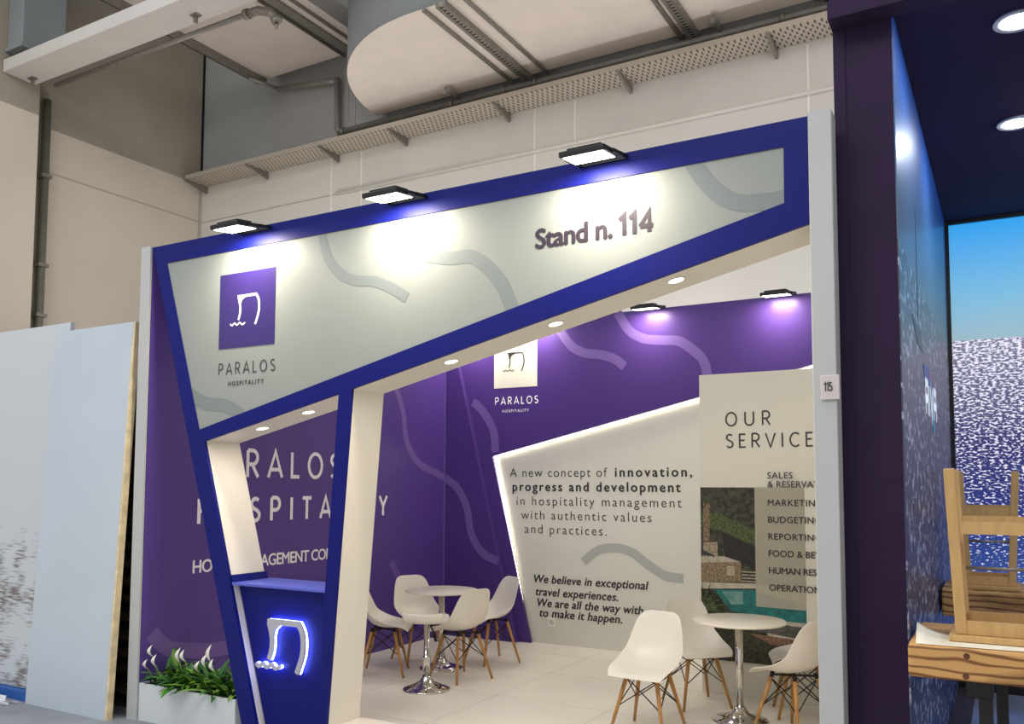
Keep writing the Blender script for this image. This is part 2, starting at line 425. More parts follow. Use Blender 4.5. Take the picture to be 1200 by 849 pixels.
bm = new_bm(); tube(bm, [(-12.36, 7.5, 0), (-12.36, 7.5, 7.5)], .055, 12)
dp = obj('drain_pipe', bm, mat('dark_grey_green_pipe', (112, 112, 98), .5, noise=.2))
tag(dp, 'dark vertical pipe in the corner of the beige left wall', 'pipe')
bm = new_bm()
for z in (4.95, 4.2, 6.3): box(bm, -12.45, -12.29, 7.42, 7.58, z, z+.05)
objs('pipe_clamp', bm, 'galv', dp)

# beam, slab duct, rounded duct
t = thing('ceiling_beam', (-9, 6.9, 7.54), 'long white boxed beam crossing the top left corner of the hall', 'beam')
obj('beam_casing', bx(-12.14, -2.5, 6.7, 7.17, 7.54, 7.72), 'beam', t, bevel=.01)
for x in (-11.95, -8.55):
    bm = new_bm(); box(bm, x-.02, x+.02, 7.0, 7.04, 7.44, 7.54); box(bm, x-.06, x+.06, 6.98, 7.06, 7.52, 7.54); obj('hanger_stub', bm, 'galv', t)
t = thing('sprinkler_pipe', (-8.5, 7.25, 7.5), 'galvanised pipe with an elbow along the back of the white beam', 'pipe')
bm = new_bm(); tube(bm, [(-11.8, 7.27, 7.5), (-7.95, 7.27, 7.5)], .035); obj('pipe_run', bm, 'galv', t)
bm = new_bm(); tube(bm, [(-7.97, 7.27, 7.5), (-7.75, 7.28, 7.5), (-7.6, 7.32, 7.46), (-7.52, 7.36, 7.36)], .055); tube(bm, [(-7.96, 7.27, 7.5), (-7.9, 7.27, 7.5)], .065)
tube(bm, [(-7.53, 7.35, 7.38), (-7.51, 7.37, 7.33)], .07); obj('elbow', bm, 'galv', t)
bm = new_bm(); tube(bm, [(-7.52, 7.36, 7.33), (-7.52, 7.36, 7.25)], .02); obj('sprinkler_head', bm, 'galv', t)

t = thing('flat_duct', (-9.5, 8, 8.6), 'flat white duct slab hung behind the beam at top left', 'duct')
bm = new_bm(); plate(bm, [(-10.7, 6.2), (-5.5, 6.2), (-5.5, 8.1), (-8.42, 8.1), (-8.42, 10.28), (-10.7, 10.28)], lambda u, v, d: (u, v, 8.6+d), 0, .3)
obj('duct_body', bm, mat('flat_duct_paint', (212, 200, 192), .65, noise=.08, scale=2), t)
bm = new_bm(); box(bm, -10.82, -10.7, 6.4, 10.2, 8.5, 8.54); box(bm, -10.82, -10.80, 6.4, 10.2, 8.5, 8.62); box(bm, -10.73, -10.70, 6.4, 10.28, 8.54, 8.6)
objs('support_rail', bm, 'galv', t)
bm = new_bm(); box(bm, -8.92, -8.76, 6.3, 10.26, 8.56, 8.598); box(bm, -8.97, -8.95, 6.3, 10.26, 8.52, 8.6); box(bm, -8.6, -8.57, 6.3, 10.2, 8.55, 8.6)
objs('support_rail', bm, 'galv', t)
t = thing('box_duct', (-11.95, 7.0, 7.9), 'grey box duct end above the left end of the white beam', 'duct')
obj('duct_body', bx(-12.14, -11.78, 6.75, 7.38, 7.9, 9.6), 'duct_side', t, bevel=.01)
obj('flange', bx(-12.14, -11.74, 6.72, 7.42, 7.84, 7.9), 'duct_side', t)

t = thing('rounded_duct', (-5, 9.4, 7.5), 'big white ventilation duct with a rounded end above the stand', 'duct')
out = [(2.5, 8.24), (2.5, 10.36), (-8.4, 10.36)]
cx, cy, r = -6.13, 10.51, 2.27
out += [(cx+r*math.cos(a), cy+r*math.sin(a)) for a in [math.pi+.06+(math.pi/2-.06)*i/28 for i in range(29)]]
fz = lambda z: (lambda u, v, d: (u, v, z+d))
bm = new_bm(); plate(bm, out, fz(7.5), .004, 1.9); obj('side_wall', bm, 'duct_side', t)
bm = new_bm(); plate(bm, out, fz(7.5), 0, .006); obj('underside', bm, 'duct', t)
for x, wd_ in ((-5.97, .05), (-5.40, .05), (-3.47, .05), (-1.7, .05)):
    obj('strap', bx(x-wd_/2, x+wd_/2, 8.23, 10.42, 7.465, 7.497), 'galv', t)
def slotted(name):
    M = mat(name, (165, 158, 148), .45, metal=.4); nt = M.node_tree; N = nt.nodes.new; L = nt.links.new
    tc = N('ShaderNodeTexCoord'); sp = N('ShaderNodeSeparateXYZ'); L(tc.outputs['Object'], sp.inputs[0])
    a = N('ShaderNodeMath'); a.operation = 'MULTIPLY'; a.inputs[1].default_value = 14; L(sp.outputs['Y'], a.inputs[0])
    f = N('ShaderNodeMath'); f.operation = 'FRACT'; L(a.outputs[0], f.inputs[0])
    g = N('ShaderNodeMath'); g.operation = 'GREATER_THAN'; g.inputs[1].default_value = .55; L(f.outputs[0], g.inputs[0])
    mx = N('ShaderNodeMix'); mx.data_type = 'RGBA'; L(g.outputs[0], mx.inputs[0]); mx.inputs[6].default_value = lin((165, 158, 148)); mx.inputs[7].default_value = lin((40, 38, 36))
    L(mx.outputs[2], nt.nodes['Principled BSDF'].inputs['Base Color']); return M
K['slotted'] = slotted('slotted_channel')
for x in (-5.70, -3.3):
    bm = new_bm(); box(bm, x-.07, x-.025, 8.2, 10.45, 7.43, 7.497); box(bm, x+.025, x+.07, 8.2, 10.45, 7.43, 7.497); o = objs('support_rail', bm, 'galv', t)[0]
    obj('slotted_web', bx(x-.025, x+.025, 8.2, 10.45, 7.44, 7.49), 'slotted', o)
t = thing('wall_pipe', (-5, 10.4, 7.4), 'grey pipe running along the back wall just above the cable tray', 'pipe')
bm = new_bm(); tube(bm, [(-10.72, 9.9, 8.46), (-10.55, 10.4, 8.44)], .03); tube(bm, [(-10.56, 10.4, 8.44), (-9.42, 10.4, 8.3), (-9.27, 10.4, 8.28)], .045)
tube(bm, [(-9.25, 10.4, 8.32), (-9.22, 10.4, 7.46), (-9.14, 10.4, 7.40)], .05); tube(bm, [(-9.2, 10.4, 7.40), (2, 10.4, 7.38)], .05); obj('pipe_run', bm, 'pipe', t)
for x in (-6.86, -2.95):
    bm = new_bm(); tube(bm, [(x, 10.4, 7.44), (x, 10.02, 7.44)], .035, 8); tube(bm, [(x, 10.02, 7.44), (x, 10.0, 7.36)], .03, 8); obj('branch', bm, 'pipe', t)
bm = new_bm()
for x in (-9.1, -7.0, -6.1, -5.6, -2.2): tube(bm, [(x-.03, 10.4, 7.395), (x+.03, 10.4, 7.395)], .07)
objs('coupling', bm, 'galv', t)

# perforated cable tray
def tray_mat():
    M = mat('perforated_tray', (178, 170, 156), .5, metal=.2); nt = M.node_tree; N = nt.nodes.new; L = nt.links.new
    tc = N('ShaderNodeTexCoord'); sp = N('ShaderNodeSeparateXYZ'); L(tc.outputs['Object'], sp.inputs[0])
    def ma(op, a, b):
        n = N('ShaderNodeMath'); n.operation = op
        for i, q in enumerate((a, b)):
            if q is None: continue
            if isinstance(q, (int, float)): n.inputs[i].default_value = q
            else: L(q, n.inputs[i])
        return n.outputs[0]
    y = ma('MULTIPLY', sp.outputs['Y'], 13); row = ma('FLOOR', y, None); fy = ma('FRACT', y, None)
    x = ma('ADD', ma('MULTIPLY', sp.outputs['X'], 13.0), ma('MULTIPLY', row, .5)); fx = ma('FRACT', x, None)
    s = ma('MULTIPLY', ma('LESS_THAN', ma('ABSOLUTE', ma('SUBTRACT', fx, .5), None), .13), ma('LESS_THAN', ma('ABSOLUTE', ma('SUBTRACT', fy, .5), None), .40))
    s = ma('MULTIPLY', s, ma('LESS_THAN', sp.outputs['Z'], .0105))
    mx = N('ShaderNodeMix'); mx.data_type = 'RGBA'; L(s, mx.inputs[0]); mx.inputs[6].default_value = lin((190, 180, 165)); mx.inputs[7].default_value = lin((74, 66, 60))
    L(mx.outputs[2], nt.nodes['Principled BSDF'].inputs['Base Color']); return M
K['tray'] = tray_mat()
t = thing('cable_tray', (-6, 10.25, 7.07), 'long perforated metal cable tray on brackets along the back wall', 'cable tray')
bm = new_bm(); box(bm, -12.37, 3, 10.03, 10.49, 7.07, 7.08); box(bm, -12.37, 3, 10.03, 10.035, 7.08, 7.15); box(bm, -12.37, 3, 10.485, 10.49, 7.08, 7.15)
obj('tray_body', bm, 'tray', t)
for x in (-12.35, -10.85, -9.27, -7.9, -6.07, -4.2, -2.3):
    bm = new_bm(); plate(bm, [(10.49, 6.95), (10.49, 7.068), (10.0, 7.068), (10.0, 7.045)], lambda u, v, d: (x+d, u, v), -.02, .02); obj('bracket', bm, 'galv', t)

# ------------------------------------------------------------------ white panels, pallets and film at the left
t = thing('leaning_panel', (-6.5, 4.3, HF), 'tall clean white panel with a raw yellow timber edge leaning beside the stand', 'panel')
def leaned(x0, x1, y0, lean, z0, z1, th):
    bm = new_bm(); k = lean/(z1-z0)
    v = []
    for z in (z0, z1):
        y = y0+lean*(z-z0)/(z1-z0)
        v.append([bm.verts.new(p) for p in ((x0, y, z), (x1, y, z), (x1, y+th, z), (x0, y+th, z))])
    for i in range(4): bm.faces.new((v[0][i], v[0][(i+1) % 4], v[1][(i+1) % 4], v[1][i]))
    bm.faces.new(v[0][::-1]); bm.faces.new(v[1]); return bm
obj('panel_board', leaned(-7.0, -5.985, 4.262, .14, HF, 3.03, .05), 'panel', t)
obj('timber_edge', leaned(-5.985, -5.962, 4.264, .14, HF, 3.03, .05), 'yellow_edge', t)
t = thing('leaning_panel', (-7.8, 4.4, HF), 'scuffed white panel leaning at the far left behind the clean one', 'panel')
obj('panel_board', leaned(-9.4, -6.95, 4.36, .14, .04, 3.13, .04), 'scuffed', t)
fo = obj('foam_strip', bx(-9.4, -7.02, 4.29, 4.42, HF, .035), 'blue_film'); tag(fo, 'bright blue strip on the floor under the scuffed panel', 'strip')
bm = new_bm()
P = []
for i in range(15):
    row = []
    for j in range(8):
        u, v = i/14, j/7; h = (.012+.07*math.sin(math.pi*u)*math.sin(math.pi*v)*(1+.6*math.sin(i*2.1+j*1.7))) if 0 < i < 14 and 0 < j < 7 else .002
        row.append(bm.verts.new((-7.9+.82*u+.05*math.sin(j*2.3), 4.04+.19*v+.025*math.sin(i*1.9), HF+h)))
    P.append(row)
for i in range(14):
    for j in range(7): f = bm.faces.new((P[i][j], P[i+1][j], P[i+1][j+1], P[i][j+1]))
o = obj('plastic_film', bm, 'film'); tag(o, 'crumpled clear plastic film on the floor by the blue strip', 'plastic film')
md = o.modifiers.new('s', 'SOLIDIFY'); md.thickness = .004
db = obj('gap_shade_sheet', bx(-7.55, -7.5, 4.75, 6.9, HF, 3.0), 'dark'); tag(db, 'added dark sheet standing in for the shade behind the pallet stack', 'board')  # sheet added to keep the gap behind the pallets in shade
def pallet():
    r = bpy.data.objects.new('wooden_pallet', None); COL.objects.link(r)
    bm = new_bm()
    for i in range(6): box(bm, -.6, .6, -.5+i*.185, -.5+i*.185+.12, .122, .144)
    obj('top_deck', bm, 'pallet', r)
    bm = new_bm()
    for y in (-.5, -.05, .4):
        box(bm, -.6, .6, y, y+.1, .1, .122); box(bm, -.6, .6, y, y+.1, 0, .022)
    obj('stringer_boards', bm, 'pallet', r)
    for x in (-.6, -.07, .46):
        bm = new_bm()
        for y in (-.5, -.05, .4): box(bm, x, x+.14, y, y+.1, .022, .1)
        objs('block', bm, 'pallet', r)
    return r
pal = pallet()
ordn = 'lowest second third fourth fifth sixth seventh eighth ninth tenth eleventh twelfth thirteenth fourteenth topmost'.split()
for i in range(15):
    o = pal if i == 0 else copy_tree(pal)
    o.location = (-6.62+.02*math.sin(i*2.3), 5.1+.03*math.sin(i*1.7), HF+i*.1445)
    tag(o, 'weathered wooden pallet, %s of the dark stack behind the leaning white panels' % (ordn[i]), 'pallet', 'pallets stacked behind the panels')

# ================================================================== THE STAND
bm = new_bm(); box(bm, -5.88, -.72, 4.76, 8.72, HF, 0)
pf = obj('stand_platform', bm, 'platform'); tag(pf, 'low white panelled floor of the stand under the chairs and tables', 'floor platform')
pf['kind'] = 'structure'
bm = new_bm()
for x in (-4.75, -3.75, -2.75, -1.75): box(bm, x-.002, x+.002, 4.76, 8.55, 0, .0008)
for y in (5.3, 6.3, 7.3, 8.1): box(bm, -5.78, -.8, y-.002, y+.002, 0, .0008)
obj('panel_joint', bm, mat('floor_joint', (196, 186, 172), .6), pf)

# side walls and posts
lw = thing('graphic_side_wall', (-5.82, 6.5, 0), 'purple printed left side wall of the stand with large white lettering', 'wall panel')
obj('wall_board', bx(-5.88, -5.78, 4.407, 8.6, HF, 3.6), 'purple_side', lw)
LWP = SIDE(-5.78)
bm = new_bm(); ribbon(bm, [(7.5, 2.937), (7.541, 2.788), (7.674, 2.52), (7.73, 2.242), (7.947, 1.999), (8.279, 1.891), (8.47, 1.83)], .085, LWP, d=-.002); obj('wave_graphic', bm, 'purple_wave', lw, recalc=False)
bm = new_bm(); ribbon(bm, [(7.482, .916), (7.605, .76), (7.668, .617), (7.686, .477)], .09, LWP, d=-.002); obj('wave_graphic', bm, 'purple_wave', lw, recalc=False)
bm = new_bm(); ribbon(bm, [(4.50, .60), (4.56, .53), (4.672, .449), (4.922, .393), (5.178, .368), (5.577, .368), (6.1, .43)], .12, LWP, d=-.002); obj('wave_graphic', bm, 'purple_wave', lw, recalc=False)
thin_text('PARALOS', LWP, 4.88, 6.635, 1.808, .235, .034, 'ink_white', lw)
thin_text('HOSPITALITY', LWP, 4.9, 7.40, 1.42, .205, .034, 'ink_white', lw)
font_text('HOTEL MANAGEMENT COMPANY', LWP, 4.871, 6.90, 1.022, .148, 'ink_white', lw, weight=.022)
rw = thing('side_wall', (-.77, 6.5, 0), 'plain white right side wall of the stand next to the dark stand', 'wall panel')
obj('wall_board', bx(-.81, -.735, 4.52, 8.6, 0, 3.6), 'white', rw)
t = thing('corner_post', (-5.84, 4.395, HF), 'tall white post at the left front corner of the stand', 'post')
obj('post_body', bx(-5.895, -5.785, 4.385, 4.405, HF, 3.61), 'post', t, bevel=.002); obj('base_shoe', bx(-5.897, -5.783, 4.383, 4.407, HF, HF+.012), 'post', t)
t = thing('corner_post', (-.76, 4.45, HF), 'tall white post at the right front corner carrying the number tag', 'post')
obj('post_body', bx(-.817, -.706, 4.385, 4.515, HF, 3.615), 'post', t, bevel=.004); obj('base_shoe', bx(-.819, -.704, 4.383, 4.517, HF, HF+.012), 'post', t)
t = thing('number_tag', (-.735, 4.37, 2.22), 'small pale tag numbered 115 on the right white post', 'sign')
bm = new_bm(); box(bm, -.778, -.692, 4.372, 4.382, 2.165, 2.285); obj('tag_plate', bm, 'tag', t, bevel=.003)
thin_text('115', FRONT(4.372), -.762, -.724, 2.207, .042, .006, 'ink', t)

# facade portal
pt = thing('portal_facade', (-3.3, 4.4, HF), 'slanted cobalt blue portal with a grey sign panel across the stand front', 'stand facade')
O = [(-5.78, 3.6), (-.82, 3.6), (-.82, 3.053), (-3.741, 2.377), (-3.93, HF), (-4.645, HF)]
hole_sign = [(-5.612, 3.456), (-.939, 3.467), (-.941, 3.175), (-5.196, 2.148)]
hole_ctr = [(-5.137, 2.061), (-3.852, 2.351), (-3.94, 1.061), (-3.985, 0), (-4.512, 0)]
F4 = FRONT(4.4)
bm = new_bm(); plate(bm, O, F4, 0, .025, [hole_sign, hole_ctr]); obj('blue_frame', bm, 'blue', pt)
bm = new_bm(); plate(bm, O, F4, .025, .34, [hole_ctr]); obj('box_body', bm, 'white', pt)
bm = new_bm(); plate(bm, hole_sign, F4, .008, .025); sp_ = obj('sign_panel', bm, 'sign', pt)
for pts, wd_ in (([(-5.335, 2.44), (-5.28, 2.406), (-5.223, 2.378), (-5.13, 2.342), (-4.95, 2.321), (-4.852, 2.286), (-4.74, 2.22)], .095),
                ([(-4.047, 3.522), (-4.029, 3.444), (-3.973, 3.29), (-3.868, 3.171), (-3.734, 3.103), (-3.572, 3.078), (-3.429, 3.018), (-3.304, 2.941)], .07),
                ([(-3.16, 3.198), (-2.968, 3.154), (-2.826, 3.147), (-2.716, 3.08), (-2.607, 2.961), (-2.54, 2.826), (-2.515, 2.75)], .085),
                ([(-1.43, 3.5), (-1.406, 3.455), (-1.347, 3.359), (-1.265, 3.269), (-1.175, 3.217), (-1.078, 3.202), (-1.0, 3.198), (-.93, 3.203)], .09)):
    bm = new_bm(); ribbon(bm, pts, wd_, F4, d=.0065); obj('wave_graphic', bm, 'sign_wave', sp_, recalc=False)
bm = new_bm(); plate(bm, [(-5.014, 2.735), (-4.455, 2.735), (-4.455, 3.285), (-5.014, 3.285)], F4, .005, .007); ls = obj('logo_square', bm, 'logo_purple', sp_)
emblem(F4, -4.896, 2.891, .292, .019, 'ink_white', sp_, .004)
thin_text('PARALOS', F4, -5.012, -4.44, 2.544, .082, .009, 'ink', sp_, d=.006)
font_text('HOSPITALITY', F4, -4.905, -4.551, 2.46, .046, 'ink', sp_, d=.006, weight=.012)
K['stand_ink'] = mat('stand_number_ink', (44, 34, 50), .5)
font_text('Stand n.', F4, -2.366, -1.885, 3.134, .163, 'stand_ink', sp_, d=.006, weight=.035)
thin_text('114', F4, -1.845, -1.64, 3.134, .118, .026, 'stand_ink', sp_, d=.006)
def downlight(c, nrm, parent, r=.042, power=DOWN_W):
    nrm = Vector(nrm).normalized(); c = Vector(c)
    a = nrm.cross(Vector((0, 1, 0))).normalized(); b = nrm.cross(a)
    bm = new_bm(); n = 24; R = []
    for rr, h in ((r*1.3, 0), (r*1.3, .006), (r, .006), (r, .001)):
        R.append([bm.verts.new(c+(a*math.cos(6.2832*k/n)+b*math.sin(6.2832*k/n))*rr+nrm*h) for k in range(n)])
    for q in range(3):
        for k in range(n): bm.faces.new((R[q][k], R[q][(k+1) % n], R[q+1][(k+1) % n], R[q+1][k]))
    o = obj('downlight', bm, 'white', parent)
    bm = new_bm(); bm.faces.new([bm.verts.new(c+(a*math.cos(6.2832*k/n)+b*math.sin(6.2832*k/n))*r+nrm*.003) for k in range(n)])
    obj('lens', bm, 'down_glass', o, recalc=False)
    area_light('downlight_lamp', c+nrm*.012, nrm, .06, .06, power, parent=parent)
for p in ((-1.56, 4.54, 2.882), (-2.309, 4.547, 2.708), (-3.061, 4.558, 2.534)): downlight(p, (.2257, 0, -.974), pt)
for p in ((-4.716, 4.565, 2.156), (-4.268, 4.562, 2.257)): downlight(p, (.22, 0, -.975), pt, power=DOWN_W*.45)

# threshold under the main opening
th = obj('threshold', bx(-3.92, -.82, 4.42, 4.76, HF, .15), 'white'); tag(th, 'low white threshold along the bottom of the main opening', 'threshold'); th['kind'] = 'structure'

# reception counter with the halo-lit emblem
ct = thing('reception_counter', (-4.3, 4.6, 0), 'blue reception counter in the left opening with a glowing emblem', 'counter')
lx = lambda z: -5.137+(2.061-z)*.3034+.012
rx = lambda z: -3.852-(2.351-z)*.0682-(.004)
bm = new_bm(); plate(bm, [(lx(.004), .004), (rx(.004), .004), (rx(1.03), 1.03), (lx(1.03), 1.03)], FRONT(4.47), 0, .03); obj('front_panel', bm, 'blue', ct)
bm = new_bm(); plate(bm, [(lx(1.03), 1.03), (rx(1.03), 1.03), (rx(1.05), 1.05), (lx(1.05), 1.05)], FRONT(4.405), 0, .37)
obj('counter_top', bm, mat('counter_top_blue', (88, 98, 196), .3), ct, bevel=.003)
bm = new_bm(); plate(bm, [(lx(1.05), 1.051), (lx(1.05)+.018, 1.051), (lx(1.1)+.018, 1.1), (lx(1.1), 1.1)], FRONT(4.41), 0, .33); obj('upstand', bm, 'blue', ct)
FC = FRONT(4.47)
emblem(FC, -4.58, .473, .441, .038, 'letter_grey', ct, -.05, 'emblem_face', thick=.012)
o = emblem(FC, -4.58, .473, .441, .034, 'halo', ct, -.032, 'emblem_light', thick=.014); o['label'] = 'glowing bluish white back of the emblem'

# back wall: purple cladding cut out over a white fabric panel with an LED edge
bw = thing('graphic_back_wall', (-3.3, 8.6, 0), 'purple printed back wall of the stand with a white square logo', 'wall panel')
FB = FRONT(8.54)
cut = [(-5.152, 2.075), (-.82, 3.083), (-.82, .0), (-4.644, .0)]
bm = new_bm(); plate(bm, [(-5.78, 0), (-4.644, 0), (-5.152, 2.075), (-.812, 3.085), (-.812, 3.6), (-5.78, 3.6)], FB, 0, .035); obj('purple_cladding', bm, 'purple', bw)
for pts, wd_ in (([(-4.348, 3.591), (-4.263, 3.439), (-4.137, 3.276), (-3.972, 3.188), (-3.789, 3.156), (-3.63, 3.099), (-3.512, 3.008)], .1),
                ([(-3.6, 3.6), (-3.568, 3.565), (-3.463, 3.399), (-3.298, 3.293), (-3.091, 3.258), (-2.915, 3.235), (-2.756, 3.126), (-2.642, 2.986), (-2.6, 2.72)], .1),
                ([(-5.425, 2.712), (-5.36, 2.672), (-5.254, 2.563), (-5.138, 2.363), (-5.11, 2.12)], .1)):
    bm = new_bm(); ribbon(bm, pts, wd_, FB, d=-.002); obj('wave_graphic', bm, 'purple_wave', bw, recalc=False)
bm = new_bm(); plate(bm, [(-5.132, 2.857), (-4.568, 2.857), (-4.568, 3.41), (-5.132, 3.41)], FB, -.004, 0); obj('logo_square', bm, 'fabric_white', bw)
emblem(FB, -5.015, 3.04, .285, .014, 'ink', bw, -.006)
thin_text('PARALOS', FB, -5.118, -4.552, 2.667, .082, .012, 'ink_white', bw)
font_text('HOSPITALITY', FB, -5.018, -4.672, 2.574, .046, 'ink_white', bw, weight=.006)
bm = new_bm(); ribbon(bm, [(-4.655, 0), (-5.138, 2.068), (-.82, 3.066)], .012, FRONT(8.566), smooth=False); o = obj('led_strip', bm, 'led', bw, recalc=False)
wp = thing('white_fabric_panel', (-3.0, 8.6, 0), 'white backlit-edge panel on the back wall with two blocks of dark text', 'wall panel')
FW = FRONT(8.6)
bm = new_bm(); plate(bm, [(-5.3, 0), (-.81, 0), (-.81, 3.2), (-5.3, 2.2)], FW, 0, .02); obj('panel_face', bm, 'fabric_white', wp)
bm = new_bm(); ribbon(bm, [(-4.029, .917), (-3.864, 1.041), (-3.665, 1.08), (-3.471, 1.043), (-3.282, .919), (-3.097, .818), (-2.906, .797)], .095, FW, d=-.002); obj('wave_graphic', bm, 'wave_grey', wp, recalc=False)
TXT = 'ink'
font_text('A new concept of', FW, -4.953, -3.745, 1.838, .143, TXT, wp, weight=-.004)
font_text('innovation,', FW, -3.652, -2.805, 1.839, .143, TXT, wp, weight=.026)
font_text('progress and development', FW, -4.913, -2.929, 1.68, .143, TXT, wp, weight=.026)
font_text('in hospitality management', FW, -4.863, -2.917, 1.52, .143, TXT, wp, weight=-.004)
font_text('with authentic values', FW, -4.804, -3.244, 1.363, .143, TXT, wp, weight=-.004)
font_text('and practices.', FW, -4.756, -3.752, 1.206, .143, TXT, wp, weight=-.004)
font_text('We believe in exceptional', FW, -4.635, -3.285, .662, .125, TXT, wp, weight=.027, shear=.2)
font_text('travel experiences.', FW, -4.613, -3.625, .522, .125, TXT, wp, weight=.027, shear=.2)
font_text('We are all the way with', FW, -4.591, -3.342, .402, .125, TXT, wp, weight=.027, shear=.2)
font_text('to make it happen.', FW, -4.564, -3.58, .292, .125, TXT, wp, weight=.027, shear=.2)
fp = thing('slanted_wall_fin', (-5.3, 8.5, 0), 'tall purple triangular fin in the back left corner of the stand', 'wall panel')
fx = lambda z: -4.791-(z*.2556)
bm = new_bm(); plate(bm, [(-5.778, 0), (fx(0), 0), (fx(3.59), 3.59), (-5.778, 3.59)], FRONT(8.48), 0, .058); obj('fin_board', bm, 'purple', fp)
obj('corner_glow_strip', bx(-5.779, -5.765, 8.470, 8.48, 0, 3.59), 'purple_wave', fp)  # pale strip that paints the glow running up the corner
bm = new_bm(); ribbon(bm, [(-5.77, 1.83), (-5.597, 1.713), (-5.459, 1.484), (-5.399, 1.195), (-5.247, .976), (-5.03, .882)], .095, FRONT(8.48), d=-.002); obj('wave_graphic', bm, 'purple_wave', fp, recalc=False)
bm = new_bm(); ribbon(bm, [(fx(0)-.003, 0.002), (fx(3.58)-.003, 3.58)], .006, FRONT(8.48), smooth=False, d=-.002); obj('edge_glow_line', bm, 'purple_wave', fp, recalc=False)  # pale line that paints the light caught on the fin's edge
so = thing('wall_socket', (-4.41, 8.6, .235), 'white power socket low on the white back panel', 'socket')
obj('face_plate', bx(-4.458, -4.363, 8.588, 8.599, .187, .287), 'socket', so, bevel=.004)
bm = new_bm(); tube(bm, [(-4.41, 8.5885, .237), (-4.41, 8.586, .237)], .028, 20); obj('outlet', bm, mat('socket_recess', (205, 202, 192), .4), so)

# information panel on the right
ip = thing('services_panel', (-1.56, 7.32, 0), 'cream panel at the right listing services over a pool and garden photo', 'information panel')
FI = FRONT(7.3)
bm = new_bm(); box(bm, -2.31, -.812, 7.3, 8.2, 0, 2.705); obj('panel_box', bm, 'info_white', ip, bevel=.003)
def pm(name, c1, c2, scale, stretch=None, detail=6):
    return mat(name, c1, .6, noise=.5, scale=scale, rgb2=c2, stretch=stretch)
ph = new_bm(); plate(ph, [(-2.308, .281), (-1.38, .281), (-1.38, 1.732), (-2.308, 1.732)], FI, -.003, 0)
pho = obj('garden_photo', ph, pm('photo_trees', (70, 70, 54), (26, 26, 22), 26), ip); pho['label'] = 'printed photo of a stone terrace, trees and a turquoise pool'
lay = [0]
def patch(name, pts, m):
    lay[0] += 1
    bm = new_bm(); plate(bm, pts, FI, -.0035-.0003*lay[0], -.003); obj(name, bm, m, pho)
patch('printed_hedge', [(-2.308, 1.5), (-2.15, 1.52), (-2.06, 1.47), (-1.846, 1.37), (-1.846, 1.30), (-1.38, 1.30), (-1.38, 1.2), (-2.0, 1.28), (-2.12, 1.36), (-2.308, 1.40)], pm('photo_hedge', (84, 100, 50), (46, 58, 32), 40))
patch('printed_shade', [(-2.13, 1.36), (-2.05, 1.33), (-1.846, 1.24), (-1.846, 1.05), (-1.96, 1.1), (-2.1, 1.15)], pm('photo_shade', (42, 38, 36), (26, 24, 24), 30))
patch('printed_trunk', [(-2.283, 1.60), (-2.226, 1.60), (-2.232, 1.26), (-2.286, 1.26)], pm('photo_trunk', (146, 122, 92), (84, 68, 50), 50))
for a in range(9):
    q = math.radians(20+a*18); L_ = .13+.04*math.sin(a*3)
    e = (max(-2.307, -2.255+L_*math.cos(q)), 1.6+L_*math.sin(q)*.75-.03)
    patch('printed_frond', [(-2.26, 1.585), (-2.245, 1.585), e], pm('photo_frond', (84, 96, 58), (44, 54, 32), 50))
patch('printed_pillar', [(-2.286, 1.258), (-2.163, 1.27), (-2.162, 1.15), (-2.287, 1.14)], pm('photo_stone', (176, 160, 134), (118, 104, 84), 60))
patch('printed_terrace', [(-2.308, 1.141), (-2.106, 1.15), (-1.964, 1.109), (-2.308, 1.086)], pm('photo_paving', (188, 180, 160), (160, 150, 130), 30))
patch('printed_stone_wall', [(-2.308, 1.088), (-1.964, 1.109), (-1.966, .943), (-2.308, .922)], pm('photo_stone', (160, 138, 106), (88, 74, 56), 70))
patch('printed_plaque', [(-2.085, 1.07), (-2.02, 1.073), (-2.02, .995), (-2.085, .99)], pm('photo_plaque', (190, 176, 150), (150, 138, 116), 60))
patch('printed_lounger', [(-2.308, 1.2), (-2.255, 1.185), (-2.19, 1.155), (-2.19, 1.13), (-2.2, 1.145), (-2.28, 1.155), (-2.308, 1.165)], pm('photo_lounger', (60, 62, 66), (40, 40, 44), 30))
for s_ in range(4):
    z = .945+s_*.026; patch('printed_step', [(-1.964, z), (-1.842, z), (-1.842, z+.012), (-1.964, z+.012)], pm('photo_step', (176, 166, 144), (130, 120, 102), 40))
patch('printed_deck', [(-2.308, .922), (-1.84, .937), (-1.38, .87), (-1.38, .30), (-1.7, .30), (-1.84, .897), (-2.308, .868)], pm('photo_deck', (196, 188, 170), (172, 164, 146), 12))
patch('printed_pool', [(-2.2, .867), (-1.841, .884), (-1.38, .742), (-1.38, .62), (-1.61, .64), (-2.057, .70)], pm('photo_pool', (28, 124, 118), (22, 96, 96), 18))
patch('printed_water_light', [(-2.13, .86), (-1.95, .866), (-1.95, .76), (-2.05, .75)], pm('photo_pool_light', (120, 158, 148), (84, 140, 132), 20))
patch('printed_coping', [(-1.9, .655), (-1.38, .64), (-1.38, .59), (-1.9, .6)], pm('photo_coping', (190, 184, 168), (170, 162, 148), 20))
patch('printed_deck_edge', [(-2.308, .67), (-1.38, .6), (-1.38, .5), (-2.308, .6)], pm('photo_deck_edge', (96, 94, 88), (66, 66, 62), 20))
patch('printed_brick', [(-2.0, .53), (-1.42, .50), (-1.42, .42), (-2.0, .44)], pm('photo_brick', (150, 112, 88), (84, 62, 50), 60))
patch('printed_lower_hedge', [(-2.308, .62), (-2.0, .56), (-1.72, .45), (-1.38, .43), (-1.38, .283), (-2.308, .283)], pm('photo_low_hedge', (66, 66, 44), (28, 32, 22), 40))
